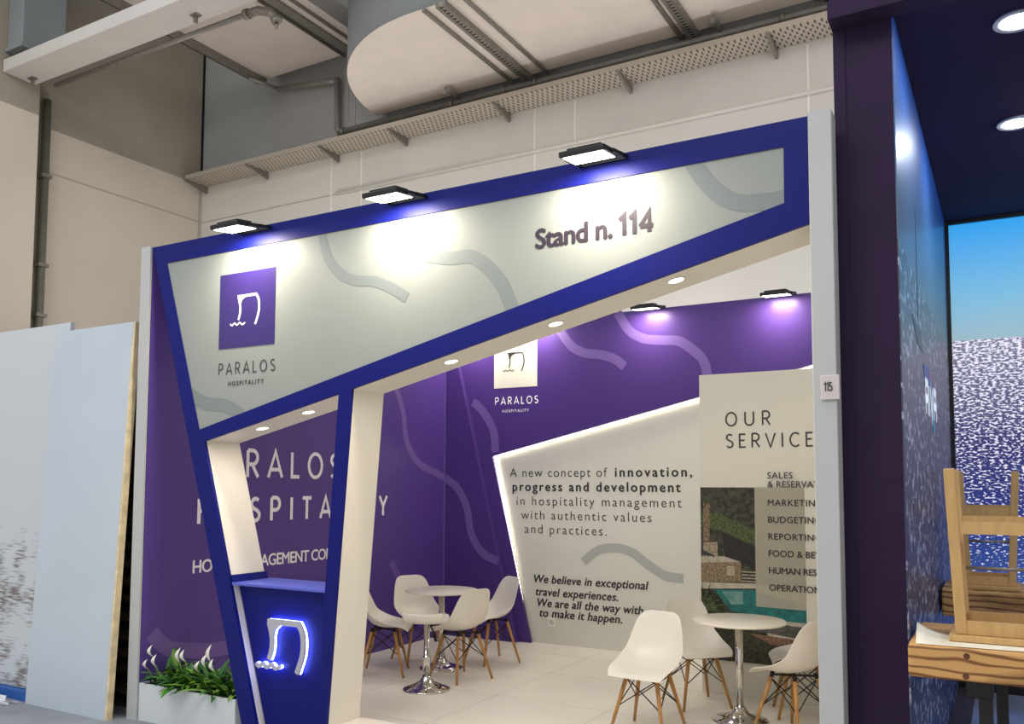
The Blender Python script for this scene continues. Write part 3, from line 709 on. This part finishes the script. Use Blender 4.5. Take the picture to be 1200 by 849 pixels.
for a in range(16):
    q = math.radians(-10+a*8.5); L_ = .2+.05*math.sin(a*2.7)
    e = (max(-2.307, -2.29+L_*math.cos(q)), .70+L_*.9*math.sin(q)); c_ = (-2.3, .70)
    nx, ny = -math.sin(q)*.012, math.cos(q)*.012
    patch('printed_frond', [(max(-2.307, c_[0]-nx), c_[1]-ny), (max(-2.307, (c_[0]+e[0])/2+nx), (c_[1]+e[1])/2+ny), e], pm('photo_frond2', (92, 104, 62), (36, 44, 24), 40))
ovm = bpy.data.materials.new('pale_overlay'); ovm.use_nodes = True; nt = ovm.node_tree
mxs = nt.nodes.new('ShaderNodeMixShader'); tr = nt.nodes.new('ShaderNodeBsdfTransparent'); mxs.inputs[0].default_value = .62
nt.nodes['Principled BSDF'].inputs['Base Color'].default_value = lin((206, 200, 178)); nt.nodes['Principled BSDF'].inputs['Roughness'].default_value = .6
nt.links.new(tr.outputs[0], mxs.inputs[1]); nt.links.new(nt.nodes['Principled BSDF'].outputs[0], mxs.inputs[2]); nt.links.new(mxs.outputs[0], nt.nodes['Material Output'].inputs[0])
bm = new_bm(); bm.faces.new([bm.verts.new(FI(u, v, -.02)) for u, v in ((-1.841, .752), (-1.441, .745), (-1.441, 1.734), (-1.841, 1.732))]); o = obj('pale_overlay', bm, ovm, ip, recalc=False)
bm = new_bm(); plate(bm, [(-1.441, .28), (-.813, .28), (-.813, 1.74), (-1.441, 1.74)], FI, -.015, 0); obj('cream_column', bm, 'info_white', ip)
thin_text('OUR', FI, -2.084, -1.70, 2.253, .117, .013, 'ink', ip)
thin_text('SERVICES', FI, -2.084, -1.25, 2.068, .117, .013, 'ink', ip)
for s_, u1, z in (('SALES', -1.53, 1.808), ('& RESERVATIONS', -1.15, 1.735), ('MARKETING', -1.30, 1.583), ('BUDGETING', -1.315, 1.4444), ('REPORTING', -1.315, 1.3058),
                  ('FOOD & BEVERAGE', -1.10, 1.1672), ('HUMAN RESOURCES', -1.09, 1.0286), ('OPERATIONS', -1.29, .89)):
    font_text(s_, FI, -1.731, u1, z, .073, 'ink', ip, d=-.022, weight=.016)

# ------------------------------------------------------------------ floodlights
def floodlight(label, loc, wall, power, group):
    """loc: lens centre, wall: y distance to the wall face it hangs in front of."""
    r = thing('floodlight', loc, label, 'floodlight', group)
    n = Vector((0, .12, -1)).normalized(); a = Vector((1, 0, 0)); b = n.cross(a).normalized()
    c = Vector(loc)
    def slab(w, h, d0, d1):
        bm = new_bm(); v = []
        for d in (d0, d1): v.append([bm.verts.new(c+a*(i*w/2)+b*(j*h/2)+n*d) for i, j in ((-1, -1), (1, -1), (1, 1), (-1, 1))])
        for k in range(4): bm.faces.new((v[0][k], v[0][(k+1) % 4], v[1][(k+1) % 4], v[1][k]))
        bm.faces.new(v[0][::-1]); bm.faces.new(v[1]); return bm
    hs = obj('housing', slab(.27, .2, -.032, 0), 'black', r, bevel=.006)
    obj('heat_sink', slab(.2, .13, -.05, -.03), 'black', r)
    obj('lens', slab(.235, .165, .0005, .003), 'lamp_glass', r)
    bm = new_bm(); wy = c.y+wall
    for s in (-1, 1):
        beam(bm, c+a*(s*.142)-n*.015, c+a*(s*.142)+Vector((0, .10, .03)), .008, .022)
        beam(bm, c+a*(s*.142)+Vector((0, .09, .03)), Vector((c.x+s*.142, wy-.002, c.z+.045)), .008, .022)
    beam(bm, Vector((c.x-.146, wy-.002, c.z+.045)), Vector((c.x+.146, wy-.002, c.z+.045)), .012, .025, side=(0, 1, 0))
    obj('bracket', bm, 'black', r)
    area_light('floodlight_lamp', c+n*.008, n, .22, .15, power, parent=r)
for l, x in (('black floodlight over the purple logo square, leftmost on the facade', -4.651), ('middle black floodlight on top of the blue facade', -3.294), ('black floodlight above the stand number, rightmost on the facade', -1.93)):
    floodlight(l, (x, 4.2, 3.53), .2, FLOOD_W, 'floodlights along the facade top')
for l, x in (('floodlight at the back wall top above the white logo square', -4.52), ('floodlight in the back left corner of the stand above the purple fin', -5.35), ('floodlight at the back wall top, middle one seen under the soffit', -3.195), ('floodlight at the back wall top above the services panel', -1.872)):
    floodlight(l, (x, 8.35, 3.565), .19, FLOOD_BACK_W, 'floodlights along the back wall top')

# ------------------------------------------------------------------ planter and peace lilies
t = thing('planter_box', (-5.3, 4.5, HF), 'long white planter box at the left front corner of the stand', 'planter')
bm = new_bm(); X0, X1, Y0, Y1 = -5.78, -4.73, 4.392, 4.515
def ptrough(bm, x0, x1, y0, y1, z0, z1, th):
    A = [(x0, y0), (x1, y0), (x1, y1), (x0, y1)]; I = [(x0+th, y0+th), (x1-th, y0+th), (x1-th, y1-th), (x0+th, y1-th)]
    plate(bm, A, lambda u, v, d: (u, v, d), z0, z1, [I]); box(bm, x0+th, x1-th, y0+th, y1-th, z0, z0+.02)
Y1 = 4.80
bm.free(); bm = new_bm(); ptrough(bm, X0, X1-.02, Y0+.01, Y1, HF, .236, .015); obj('trough', bm, 'planter', t)
obj('soil', bx(X0+.015, X1-.035, Y0+.025, Y1-.015, .1, .195), 'soil', t)
def leaf(bm, base, az, length, width, lift, droop):
    n = 7; prev = None; d = Vector((math.cos(az), math.sin(az), 0)); s = Vector((-math.sin(az), math.cos(az), 0))
    pts = []
    for i in range(n+1):
        u = i/n
        pts.append(Vector(base) + d*(length*(u*math.cos(lift)+.12*u*u)) + Vector((0, 0, length*(u*math.sin(lift)-droop*u*u))))
    for i, p in enumerate(pts):
        p.x = min(max(p.x, -5.74), -4.79)
        u = i/n; wd_ = width*(.12 if u < .28 else math.sin(math.pi*min(1, (u-.25)/.75))**.8*(1-.25*u)+.02)
        cur = (bm.verts.new(p+s*wd_/2+Vector((0, 0, wd_*.22))), bm.verts.new(p), bm.verts.new(p-s*wd_/2+Vector((0, 0, wd_*.22))))
        if prev:
            for k in range(2):
                f = bm.faces.new((prev[k], prev[k+1], cur[k+1], cur[k])); f.smooth = True
        prev = cur
def spathe(bm, p, tip):
    p = Vector(p); tip = Vector(tip); d = tip-p; s = d.cross(Vector((0, 1, 0))).normalized(); n = 8; prev = None
    for i in range(n+1):
        u = i/n; wd_ = .045*math.sin(math.pi*u**.8)**.9*(1-.3*u)+.001; c = p+d*u+Vector((0, -.02*math.sin(math.pi*u), 0))
        cur = (bm.verts.new(c+s*wd_/2-Vector((0, .012*math.sin(math.pi*u), 0))), bm.verts.new(c), bm.verts.new(c-s*wd_/2-Vector((0, .012*math.sin(math.pi*u), 0))))
        if prev:
            for k in range(2): f = bm.faces.new((prev[k], prev[k+1], cur[k+1], cur[k])); f.smooth = True
        prev = cur
FL = [(-5.715, .44, .52), (-5.67, .37, .455), (-5.765, .34, .41), (-5.41, .43, .53), (-5.345, .44, .52), (-5.13, .42, .515), (-5.08, .47, .585), (-5.03, .40, .485), (-5.2, .38, .455)]
lilies = [(-5.62, 'peace lily at the left end of the white planter, beside the post', 85), (-5.3, 'peace lily in the middle of the white planter', 90), (-5.0, 'peace lily at the right end of the planter beside the blue leg', 80)]
for x, lab, nl in lilies:
    t = thing('peace_lily', (x, 4.6, .195), lab, 'plant', 'peace lilies in the planter')
    bm = new_bm(); bm2 = new_bm()
    for i in range(nl):
        az = random.uniform(0, 6.283); base = (x+random.uniform(-.13, .13), 4.55+random.uniform(-.07, .07), .20)
        q = bm if random.random() < .72 else bm2
        ln = random.uniform(.25, .39)
        if x < -5.5 and math.cos(az) < -.2: ln *= .6
        if x > -5.1 and math.cos(az) > .2: ln *= .8
        leaf(q, base, az, ln, random.uniform(.042, .062), random.uniform(.55, 1.35), random.uniform(.25, .62))
    obj('foliage', bm, 'leaf', t, recalc=False); o = obj('foliage', bm2, 'leaf_light', t, recalc=False); o['label'] = 'paler young leaves'
    for fx_, z0, z1 in FL:
        if abs(fx_-x) < .165:
            bm = new_bm(); b0 = (fx_+random.uniform(-.03, .03), 4.58, .19); tube(bm, [b0, (fx_, 4.5, (z0+.19)/2), (fx_, 4.46, z0)], .003, 6); st = obj('flower_stem', bm, 'leaf_light', t)
            bm = new_bm(); spathe(bm, (fx_, 4.46, z0-.01), (fx_+random.uniform(-.01, .03), 4.45, z1)); obj('spathe', bm, 'spathe', st, recalc=False)
    if x < -5.5:
        bm = new_bm()
        leaf(bm, (-5.48, 4.5, .3), -1.5, .22, .085, 1.5, .02); obj('upright_leaf', bm, 'leaf_light', t, recalc=False)

# ------------------------------------------------------------------ chairs
def shell_bm():
    P = [(-.240, .821, .085, .0), (-.237, .812, .124, .006), (-.230, .79, .155, .014), (-.217, .74, .178, .03), (-.197, .65, .2, .045), (-.177, .56, .217, .062), (-.147, .50, .226, .078), (-.095, .455, .232, .088),
         (-.02, .432, .234, .075), (.07, .432, .234, .05), (.15, .438, .23, .028), (.205, .432, .218, .012), (.235, .408, .196, .004)]
    bm = new_bm(); rows = []; nu = 12
    for i, (d, z, w_, c) in enumerate(P):
        a = P[max(0, i-1)]; b = P[min(len(P)-1, i+1)]
        t = Vector((b[0]-a[0], b[1]-a[1])).normalized(); nrm = Vector((-t.y, t.x))    # towards the sitter
        if nrm.x < 0 and nrm.y < 0.2: nrm = -nrm
        row = []
        for k in range(nu+1):
            u = -1+2*k/nu; e = abs(u)**2.6*c
            row.append(bm.verts.new((w_*u, d+nrm.x*e, z+nrm.y*e)))
        rows.append(row)
    for i in range(len(rows)-1):
        for k in range(nu): bm.faces.new((rows[i][k], rows[i][k+1], rows[i+1][k+1], rows[i+1][k]))
    return bm
def make_chair():
    r = bpy.data.objects.new('dining_chair', None); COL.objects.link(r)
    o = obj('seat_shell', shell_bm(), 'shell', r, smooth=True)
    md = o.modifiers.new('s', 'SOLIDIFY'); md.thickness = .007; md.offset = -1
    md = o.modifiers.new('b', 'BEVEL'); md.width = .003; md.segments = 2
    md = o.modifiers.new('u', 'SUBSURF'); md.levels = 1; md.render_levels = 1
    tops, feet = {}, {}
    for sx in (-1, 1):
        for sy in (-1, 1):
            a = Vector((sx*.115, sy*.105, .395)); b = Vector((sx*.205, sy*.2, 0)); tops[sx, sy] = a; feet[sx, sy] = b
            bm = new_bm(); tube(bm, [b, b+(a-b)*.5, a], .0105, 12, r2=.0165); obj('leg', bm, 'beech', r)
    bm = new_bm()
    for s in (-1, 1):
        for A, B in (((s, -1), (s, 1)), ((s, 1), (s, -1)), ((-1, s), (1, s)), ((1, s), (-1, s))):
            tube(bm, [tops[A]+Vector((0, 0, -.01)), feet[B].lerp(tops[B], .48)], .0042, 6)
    objs('brace_rod', bm, 'wire', r)
    bm = new_bm()
    for k in tops: tube(bm, [tops[k]+Vector((0, 0, -.005)), tops[k]+Vector((-k[0]*.008, -k[1]*.008, .035))], .015, 10)
    beam(bm, (-.11, -.1, .41), (.11, .1, .41), .02, .012); beam(bm, (-.11, .1, .41), (.11, -.1, .41), .02, .012)
    obj('seat_mount', bm, 'wire', r)
    return r
ch = make_chair()
CH = [(-2.276, 5.934, 176, 'white shell chair nearest the front, left of the right-hand table, facing the aisle'),
      (-2.224, 6.87, 224, 'white shell chair behind the right-hand table, against the white panel'),
      (-4.355, 6.68, 72, 'white shell chair seen from behind beside the chrome stool'),
      (-5.15, 7.13, 240, 'white shell chair at the left of the far table, backed by the purple wall'),
      (-4.50, 7.47, 150, 'white shell chair right of the far table, by the white panel edge'),
      (-5.08, 6.50, 300, 'white shell chair partly hidden by the white portal leg'),
      (-1.36, 6.40, 62, 'white shell chair at the right edge seen from behind, half hidden by the post'),
      (-1.42, 6.98, 108, 'white shell chair at the right edge behind another, against the pool photo')]
for i, (x, y, a, lab) in enumerate(CH):
    o = ch if i == 0 else copy_tree(ch)
    o.location = (x, y, 0.0008); o.rotation_euler = (0, 0, math.radians(a)); tag(o, lab, 'chair', 'white shell chairs on the stand')

def round_table(x, y, lab):
    r = thing('round_table', (x, y, .0008), lab, 'table', 'round white tables on the stand')
    c = (x, y, .0008)
    bm = new_bm(); lathe(bm, [(.0, .722), (.335, .722), (.345, .727), (.345, .737), (.338, .742), (0, .742)], 64, c); obj('table_top', bm, 'table', r)
    bm = new_bm(); lathe(bm, [(.028, .05), (.028, .722)], 24, c); lathe(bm, [(.09, .70), (.09, .7215)], 24, c); obj('pole', bm, 'chrome', r)
    bm = new_bm(); lathe(bm, [(.205, 0), (.21, .006), (.2, .014), (.13, .034), (.07, .056), (.045, .085), (.036, .1), (0, .1)], 48, c); obj('base', bm, 'chrome', r)
round_table(-1.79, 6.56, 'round white table on a chrome pole in front of the pool photo')
round_table(-4.745, 6.94, 'round white table on a chrome pole near the purple corner')
def bar_stool(x, y):
    r = thing('bar_stool', (x, y, .0008), 'white low-backed stool on a chrome gas-lift pole in front of the far table', 'stool')
    c = (x, y, .0008)
    bm = new_bm(); lathe(bm, [(.2, 0), (.205, .006), (.195, .014), (.12, .04), (.06, .07), (.038, .1), (.036, .115), (0, .115)], 48, c); obj('base', bm, 'chrome', r)
    bm = new_bm(); lathe(bm, [(.033, .1), (.033, .27), (.034, .275), (.026, .28), (.026, .575)], 24, c); obj('gas_lift', bm, 'chrome', r)
    # seat dish with a low back turned towards the aisle
    f = Vector((-x*.6, -y, 0)).normalized(); s = Vector((-f.y, f.x, 0))
    bm = new_bm(); rows = []
    for (d, z, w_) in ((-.19, .60, .15), (-.14, .575, .175), (0, .568, .19), (.12, .572, .19), (.165, .59, .172), (.178, .62, .178), (.188, .66, .185)):
        rows.append([bm.verts.new(Vector(c)+f*d+s*(w_*u)+Vector((0, 0, z+.02*abs(u)**3))) for u in (-1, -.75, -.4, 0, .4, .75, 1)])
    for i in range(len(rows)-1):
        for k in range(6): bm.faces.new((rows[i][k], rows[i][k+1], rows[i+1][k+1], rows[i+1][k]))
    o = obj('seat', bm, 'shell', r, smooth=True); md = o.modifiers.new('s', 'SOLIDIFY'); md.thickness = .02; md.offset = 0; md = o.modifiers.new('u', 'SUBSURF'); md.levels = md.render_levels = 1
    bm = new_bm(); p = Vector(c); tube(bm, [p+Vector((.03, 0, .555)), p+Vector((.08, -.02, .5)), p+Vector((.1, -.03, .46))], .006, 8); tube(bm, [p+Vector((.085, -.022, .49)), p+Vector((.12, -.035, .42))], .012, 8); obj('lever', bm, 'wire', r)
bar_stool(-4.37, 6.17)

# ================================================================== THE DARK STAND ON THE RIGHT
t = thing('dark_pillar_wall', (-.58, 6.6, HF), 'tall dark aubergine wall end between the two stands', 'wall panel')
obj('wall_body', bx(-.715, -.443, 4.6, 8.82, HF, 4.2), 'dark_purple', t)
obj('edge_strip', bx(-.722, -.665, 4.594, 4.6, HF, 4.2), 'dark_purple', t)
def sea_nodes(M, horizon, kind):
    nt = M.node_tree; N = nt.nodes.new; L = nt.links.new; b = nt.nodes['Principled BSDF']
    tc = N('ShaderNodeTexCoord'); sp = N('ShaderNodeSeparateXYZ'); L(tc.outputs['Object'], sp.inputs[0])
    def ma(op, a, b_=None, c_=None):
        n = N('ShaderNodeMath'); n.operation = op
        for i, q in enumerate((a, b_, c_)):
            if q is None: continue
            if isinstance(q, (int, float)): n.inputs[i].default_value = q
            else: L(q, n.inputs[i])
        return n.outputs[0]
    def ramp(f, els):
        r = N('ShaderNodeValToRGB'); L(f, r.inputs[0])
        while len(r.color_ramp.elements) < len(els): r.color_ramp.elements.new(.5)
        for e, (p, c) in zip(r.color_ramp.elements, els): e.position = p; e.color = lin(c)
        return r.outputs[0]
    z = sp.outputs['Z']
    mp = N('ShaderNodeMapping'); L(tc.outputs['Object'], mp.inputs[0])
    ns = N('ShaderNodeTexNoise'); L(mp.outputs[0], ns.inputs['Vector']); ns.inputs['Detail'].default_value = 3
    if kind == 'back':
        mp.inputs['Scale'].default_value = (30, 30, 64); ns.inputs['Scale'].default_value = 1.0
        sky = ramp(ma('DIVIDE', ma('SUBTRACT', z, horizon), 1.1), [(0, (150, 178, 188)), (.35, (120, 180, 210)), (1, (40, 160, 235))])
        dep = ma('DIVIDE', ma('SUBTRACT', horizon, z), 2.6)
        base = ramp(dep, [(0, (120, 120, 140)), (.35, (52, 50, 104)), (.62, (34, 50, 120)), (1, (58, 92, 160))])
        thr = ma('ADD', .47, ma('MULTIPLY', dep, .14))
        s = ma('MULTIPLY', ma('SUBTRACT', ns.outputs['Fac'], thr), 14); sc = N('ShaderNodeClamp'); L(s, sc.inputs[0]); s = sc.outputs[0]
        glint = (232, 228, 244)
    else:
        mp.inputs['Scale'].default_value = (22, 12, 22); ns.inputs['Scale'].default_value = 1.0
        sky = ramp(ma('DIVIDE', ma('SUBTRACT', z, horizon), 1.2), [(0, (96, 112, 132)), (.4, (74, 110, 156)), (1, (40, 92, 190))])
        dep = ma('DIVIDE', ma('SUBTRACT', horizon, z), 2.9)
        base = ramp(dep, [(0, (84, 88, 100)), (.45, (60, 62, 88)), (1, (44, 60, 116))])
        s = ma('MULTIPLY', ma('SUBTRACT', ns.outputs['Fac'], .54), 9); sc = N('ShaderNodeClamp'); L(s, sc.inputs[0]); s = sc.outputs[0]
        glint = (176, 184, 214)
    mx = N('ShaderNodeMix'); mx.data_type = 'RGBA'; L(s, mx.inputs[0]); L(base, mx.inputs[6]); mx.inputs[7].default_value = lin(glint)
    m2 = N('ShaderNodeMix'); m2.data_type = 'RGBA'; L(ma('GREATER_THAN', z, horizon), m2.inputs[0]); L(mx.outputs[2], m2.inputs[6]); L(sky, m2.inputs[7])
    return m2.outputs[2]
sg = obj('sea_print', bx(-.4429, -.436, 4.602, 8.68, HF, 4.148), bpy.data.materials.new('printed_sea_wall'), t)
M = sg.data.materials[0]; M.use_nodes = True
sg.data.transform(Matrix.Translation(t.location)); sg.location = -t.location       # keep heights in the print's own coordinates
M.node_tree.links.new(sea_nodes(M, 2.97, 'side'), M.node_tree.nodes['Principled BSDF'].inputs['Base Color']); M.node_tree.nodes['Principled BSDF'].inputs['Roughness'].default_value = .35
SW = SIDE(-.436)
bm = new_bm(); plate(bm, [(5.56, 3.4), (5.59, 3.4), (5.61, 2.72), (5.57, 2.72)], SW, -.002, 0); plate(bm, [(5.2, 2.70), (5.75, 2.69), (5.86, 2.57), (5.5, 2.58)], SW, -.002, 0)
obj('printed_boat', bm, mat('printed_boat_grey', (66, 74, 90), .4), t)  # printed mast and hull in dark grey
bm = new_bm(); plate(bm, [(5.86, 2.5), (6.3, 2.53), (6.3, 2.40), (5.95, 2.38)], SW, -.003, 0); obj('logo_shape', bm, mat('logo_blue', (40, 90, 170), .4), t)
bm = new_bm(); plate(bm, [(6.3, 2.52), (6.62, 2.45), (6.55, 2.36), (6.28, 2.39)], SW, -.003, 0); obj('logo_shape', bm, mat('logo_magenta', (150, 60, 140), .4), t)
bm = new_bm(); plate(bm, [(6.28, 2.45), (6.42, 2.45), (6.66, 2.13), (6.54, 2.11)], SW, -.004, 0); obj('logo_shape', bm, mat('logo_cyan', (40, 170, 220), .4), t)
bm = new_bm()      # heavy white capitals AIVA
for st in ([(5.93, 2.2), (5.93, 2.40), (6.1, 2.40), (6.1, 2.2)], [(5.93, 2.3), (6.1, 2.3)], [(6.2, 2.2), (6.2, 2.40)], [(6.3, 2.40), (6.4, 2.2), (6.5, 2.40)], [(6.6, 2.2), (6.6, 2.40), (6.8, 2.40), (6.8, 2.2)], [(6.6, 2.3), (6.8, 2.3)]):
    ribbon(bm, st, .055, SW, smooth=False, d=-.006)
obj('lettering', bm, emit('lit_white_letter', (235, 240, 250), .35), t, recalc=False)
t = thing('header_beam', (1, 4.5, 4.1), 'dark aubergine header beam over the front of the dark stand', 'beam')
obj('beam_body', bx(-.725, 3.2, 4.46, 4.6, 4.105, 5.4), 'dark_purple', t)
obj('beam_return', bx(-.725, -.715, 4.46, 6.6, 4.2, 5.4), 'dark_purple', t)
t = thing('canopy_ceiling', (1, 6.6, 4.15), 'dark flat ceiling of the stand on the right with round lamps', 'ceiling panel')
obj('ceiling_board', bx(-.436, 3.2, 4.6, 8.8, 4.15, 4.2), 'dark_ceiling', t)
for x, y, lab in ((.115, 5.03, 'round recessed ceiling lamp nearest the front of the dark stand'), (.117, 6.48, 'round recessed ceiling lamp further back in the dark stand')):
    r = thing('ceiling_lamp', (x, y, 4.15), lab, 'lamp', 'round lamps in the dark ceiling')
    bm = new_bm(); lathe(bm, [(.115, -.012), (.115, -.0005), (.09, -.0005), (.09, -.012), (.115, -.012)], 32, (x, y, 4.15), cap=False); obj('trim_ring', bm, mat('lamp_ring', (190, 190, 205), .4), r)
    bm = new_bm(); lathe(bm, [(.0, -.009), (.088, -.009), (.088, -.003), (0, -.003)], 32, (x, y, 4.15)); obj('lens', bm, 'cool_glass', r)
    area_light('ceiling_lamp_light', (x, y, 4.135), (0, 0, -1), .14, .14, 14, (.86, .92, 1), parent=r)
lb = thing('sea_lightbox', (1.2, 8.7, HF), 'large backlit sea and sky picture on the back wall of the dark stand', 'lightbox')
bm = new_bm(); box(bm, -.436, -.405, 8.66, 8.8, HF, 4.148); box(bm, -.405, 3.2, 8.66, 8.8, 4.118, 4.148); box(bm, -.405, 3.2, 8.66, 8.8, HF, .12); box(bm, 3.17, 3.2, 8.66, 8.8, .12, 4.118); obj('frame', bm, 'black', lb)
sc_ = obj('backlit_print', bx(-.405, 3.17, 8.7, 8.76, .12, 4.118), bpy.data.materials.new('backlit_sea_print'), lb)
M = sc_.data.materials[0]; M.use_nodes = True; sc_.data.transform(Matrix.Translation(lb.location)); sc_.location = -lb.location
cs = sea_nodes(M, 3.055, 'back'); bs = M.node_tree.nodes['Principled BSDF']
M.node_tree.links.new(cs, bs.inputs['Emission Color']); bs.inputs['Emission Strength'].default_value = .8; M.node_tree.links.new(cs, bs.inputs['Base Color']); bs.inputs['Roughness'].default_value = .6
struct('floor.001', bx(-.434, 3.2, 4.62, 8.655, HF, HF+.012), 'shiny_floor', 'polished grey floor of the dark stand', 'floor')
struct('baseboard_right', bx(-.434, -.30, 4.7, 8.65, HF+.012, HF+.03), 'skirting', 'brown edge strip along the sea wall foot', 'baseboard')

def bar_table(name_lab, x0, x1, y0, y1, ztop, th, m, legx):
    r = thing('bar_table', ((x0+x1)/2, (y0+y1)/2, HF+.012), name_lab, 'table', 'scorched pine tables of the dark stand')
    zf = HF+.012; n = 4; wd_ = (y1-y0-.04)/n
    obj('apron', bx(x0, x1, y0, y0+.04, ztop-th, ztop-.001), m, r, bevel=.012)
    obj('apron', bx(x0, x0+.04, y0+.041, y1, ztop-th, ztop-.03), m, r, bevel=.006)
    for k in range(n): obj('top_plank', bx(x0+.002, x1, y0+.042+k*wd_, y0+.042+(k+1)*wd_-.003, ztop-.028, ztop), m, r, bevel=.004)
    if y0 < 5:
        for kx, kz in ((-.18, 1.018), (-.185, .932)):
            bm = new_bm(); tube(bm, [(kx, y0+.0005, kz), (kx, y0-.0015, kz)], .013, 16); obj('knot', bm, 'knot', r)
    for lx_, ly_, w_ in legx: obj('leg', bx(lx_-w_/2, lx_+w_/2, ly_-w_/2, ly_+w_/2, zf, ztop-.03), 'black', r)
    bm = new_bm(); box(bm, legx[0][0], x1-.1, y1-.3, y1-.27, ztop-th-.06, ztop-th-.035); obj('stretcher', bm, 'black', r)
    if y0 < 5: obj('cable_box', bx(-.195, -.085, 4.42, 4.6, ztop-th-.10, ztop-th-.002), 'black', r, bevel=.01)
    return r
bar_table('nearer scorched pine bar table with black legs and an upturned stool on it', -.412, .9, 4.26, 4.98, 1.05, .142, 'plank', [(-.118, 4.5, .055), (-.058, 4.9, .05), (.7, 4.5, .055), (.7, 4.9, .05)])
bar_table('second scorched pine bar table further back by the sea picture', -.42, .9, 6.62, 7.3, 1.05, .18, 'plank2', [(-.2, 6.9, .05), (.7, 6.9, .05), (.7, 7.1, .05)])
def upturned_stool(x, y, z, wd_, dp_, ht, splay, lab):
    r = thing('wooden_stool', (x, y, z), lab, 'stool', 'upturned pine stools on the bar tables')
    def P(sx, sy, k): return Vector((x+sx*(wd_/2-.03+splay*k), y+sy*(dp_/2-.03+splay*k), z+.03+(ht-.03)*k))
    obj('seat', bx(x-wd_/2-.02, x+wd_/2+.02, y-dp_/2-.02, y+dp_/2+.02, z+.0005, z+.028), 'pine', r, bevel=.004)
    bm = new_bm()
    for sy in (-1, 1): box(bm, x-wd_/2+.04, x+wd_/2-.04, y+sy*(dp_/2-.03)-.012, y+sy*(dp_/2-.03)+.012, z+.03, z+.09)
    for sx in (-1, 1): box(bm, x+sx*(wd_/2-.03)-.012, x+sx*(wd_/2-.03)+.012, y-dp_/2+.05, y+dp_/2-.05, z+.03, z+.09)
    objs('seat_rail', bm, 'pine', r)
    for sx in (-1, 1):
        for sy in (-1, 1):
            bm = new_bm(); beam(bm, P(sx, sy, 0), P(sx, sy, 1), .046, .034); obj('leg', bm, 'pine', r, bevel=.003)
    for sy, k in ((-1, .64), (1, .66)):
        bm = new_bm(); beam(bm, P(-1, sy, k), P(1, sy, k), .022, .056, side=(0, 1, 0)); obj('stretcher', bm, 'pine', r)
    for sx in (-1, 1):
        bm = new_bm(); beam(bm, P(sx, -1, .5), P(sx, 1, .5), .022, .045, side=(1, 0, 0)); obj('stretcher', bm, 'pine', r)
    bm = new_bm(); tube(bm, [P(-1, 1, .36), P(1, 1, .36)], .008, 8); obj('foot_rod', bm, 'galv', r)
upturned_stool(-.005, 4.62, 1.055, .46, .40, .775, .03, 'pine stool turned upside down on the nearer bar table')
upturned_stool(-.135, 6.9, 1.05, .33, .36, .80, .04, 'pine stool turned upside down on the further bar table')
bm = new_bm(); G = []
for i in range(15):
    row = []
    for j in range(9):
        u, v = i/14, j/8
        px_ = -.40+.62*u; py_ = 4.275+.32*v+.03*u
        up_ = .05*max(0, 1-u/.22)**2*(v**.6)
        row.append(bm.verts.new((px_+.02*max(0, 1-u/.22)*(1-v), py_, 1.0512+up_)))
    G.append(row)
for i in range(14):
    for j in range(8): f = bm.faces.new((G[i][j], G[i+1][j], G[i+1][j+1], G[i][j+1])); f.smooth = True
o = obj('paper_sheet', bm, 'paper'); md = o.modifiers.new('s', 'SOLIDIFY'); md.thickness = .002; md.offset = 1
tag(o, 'pale curled paper sheet under the upturned stool on the nearer table', 'paper')
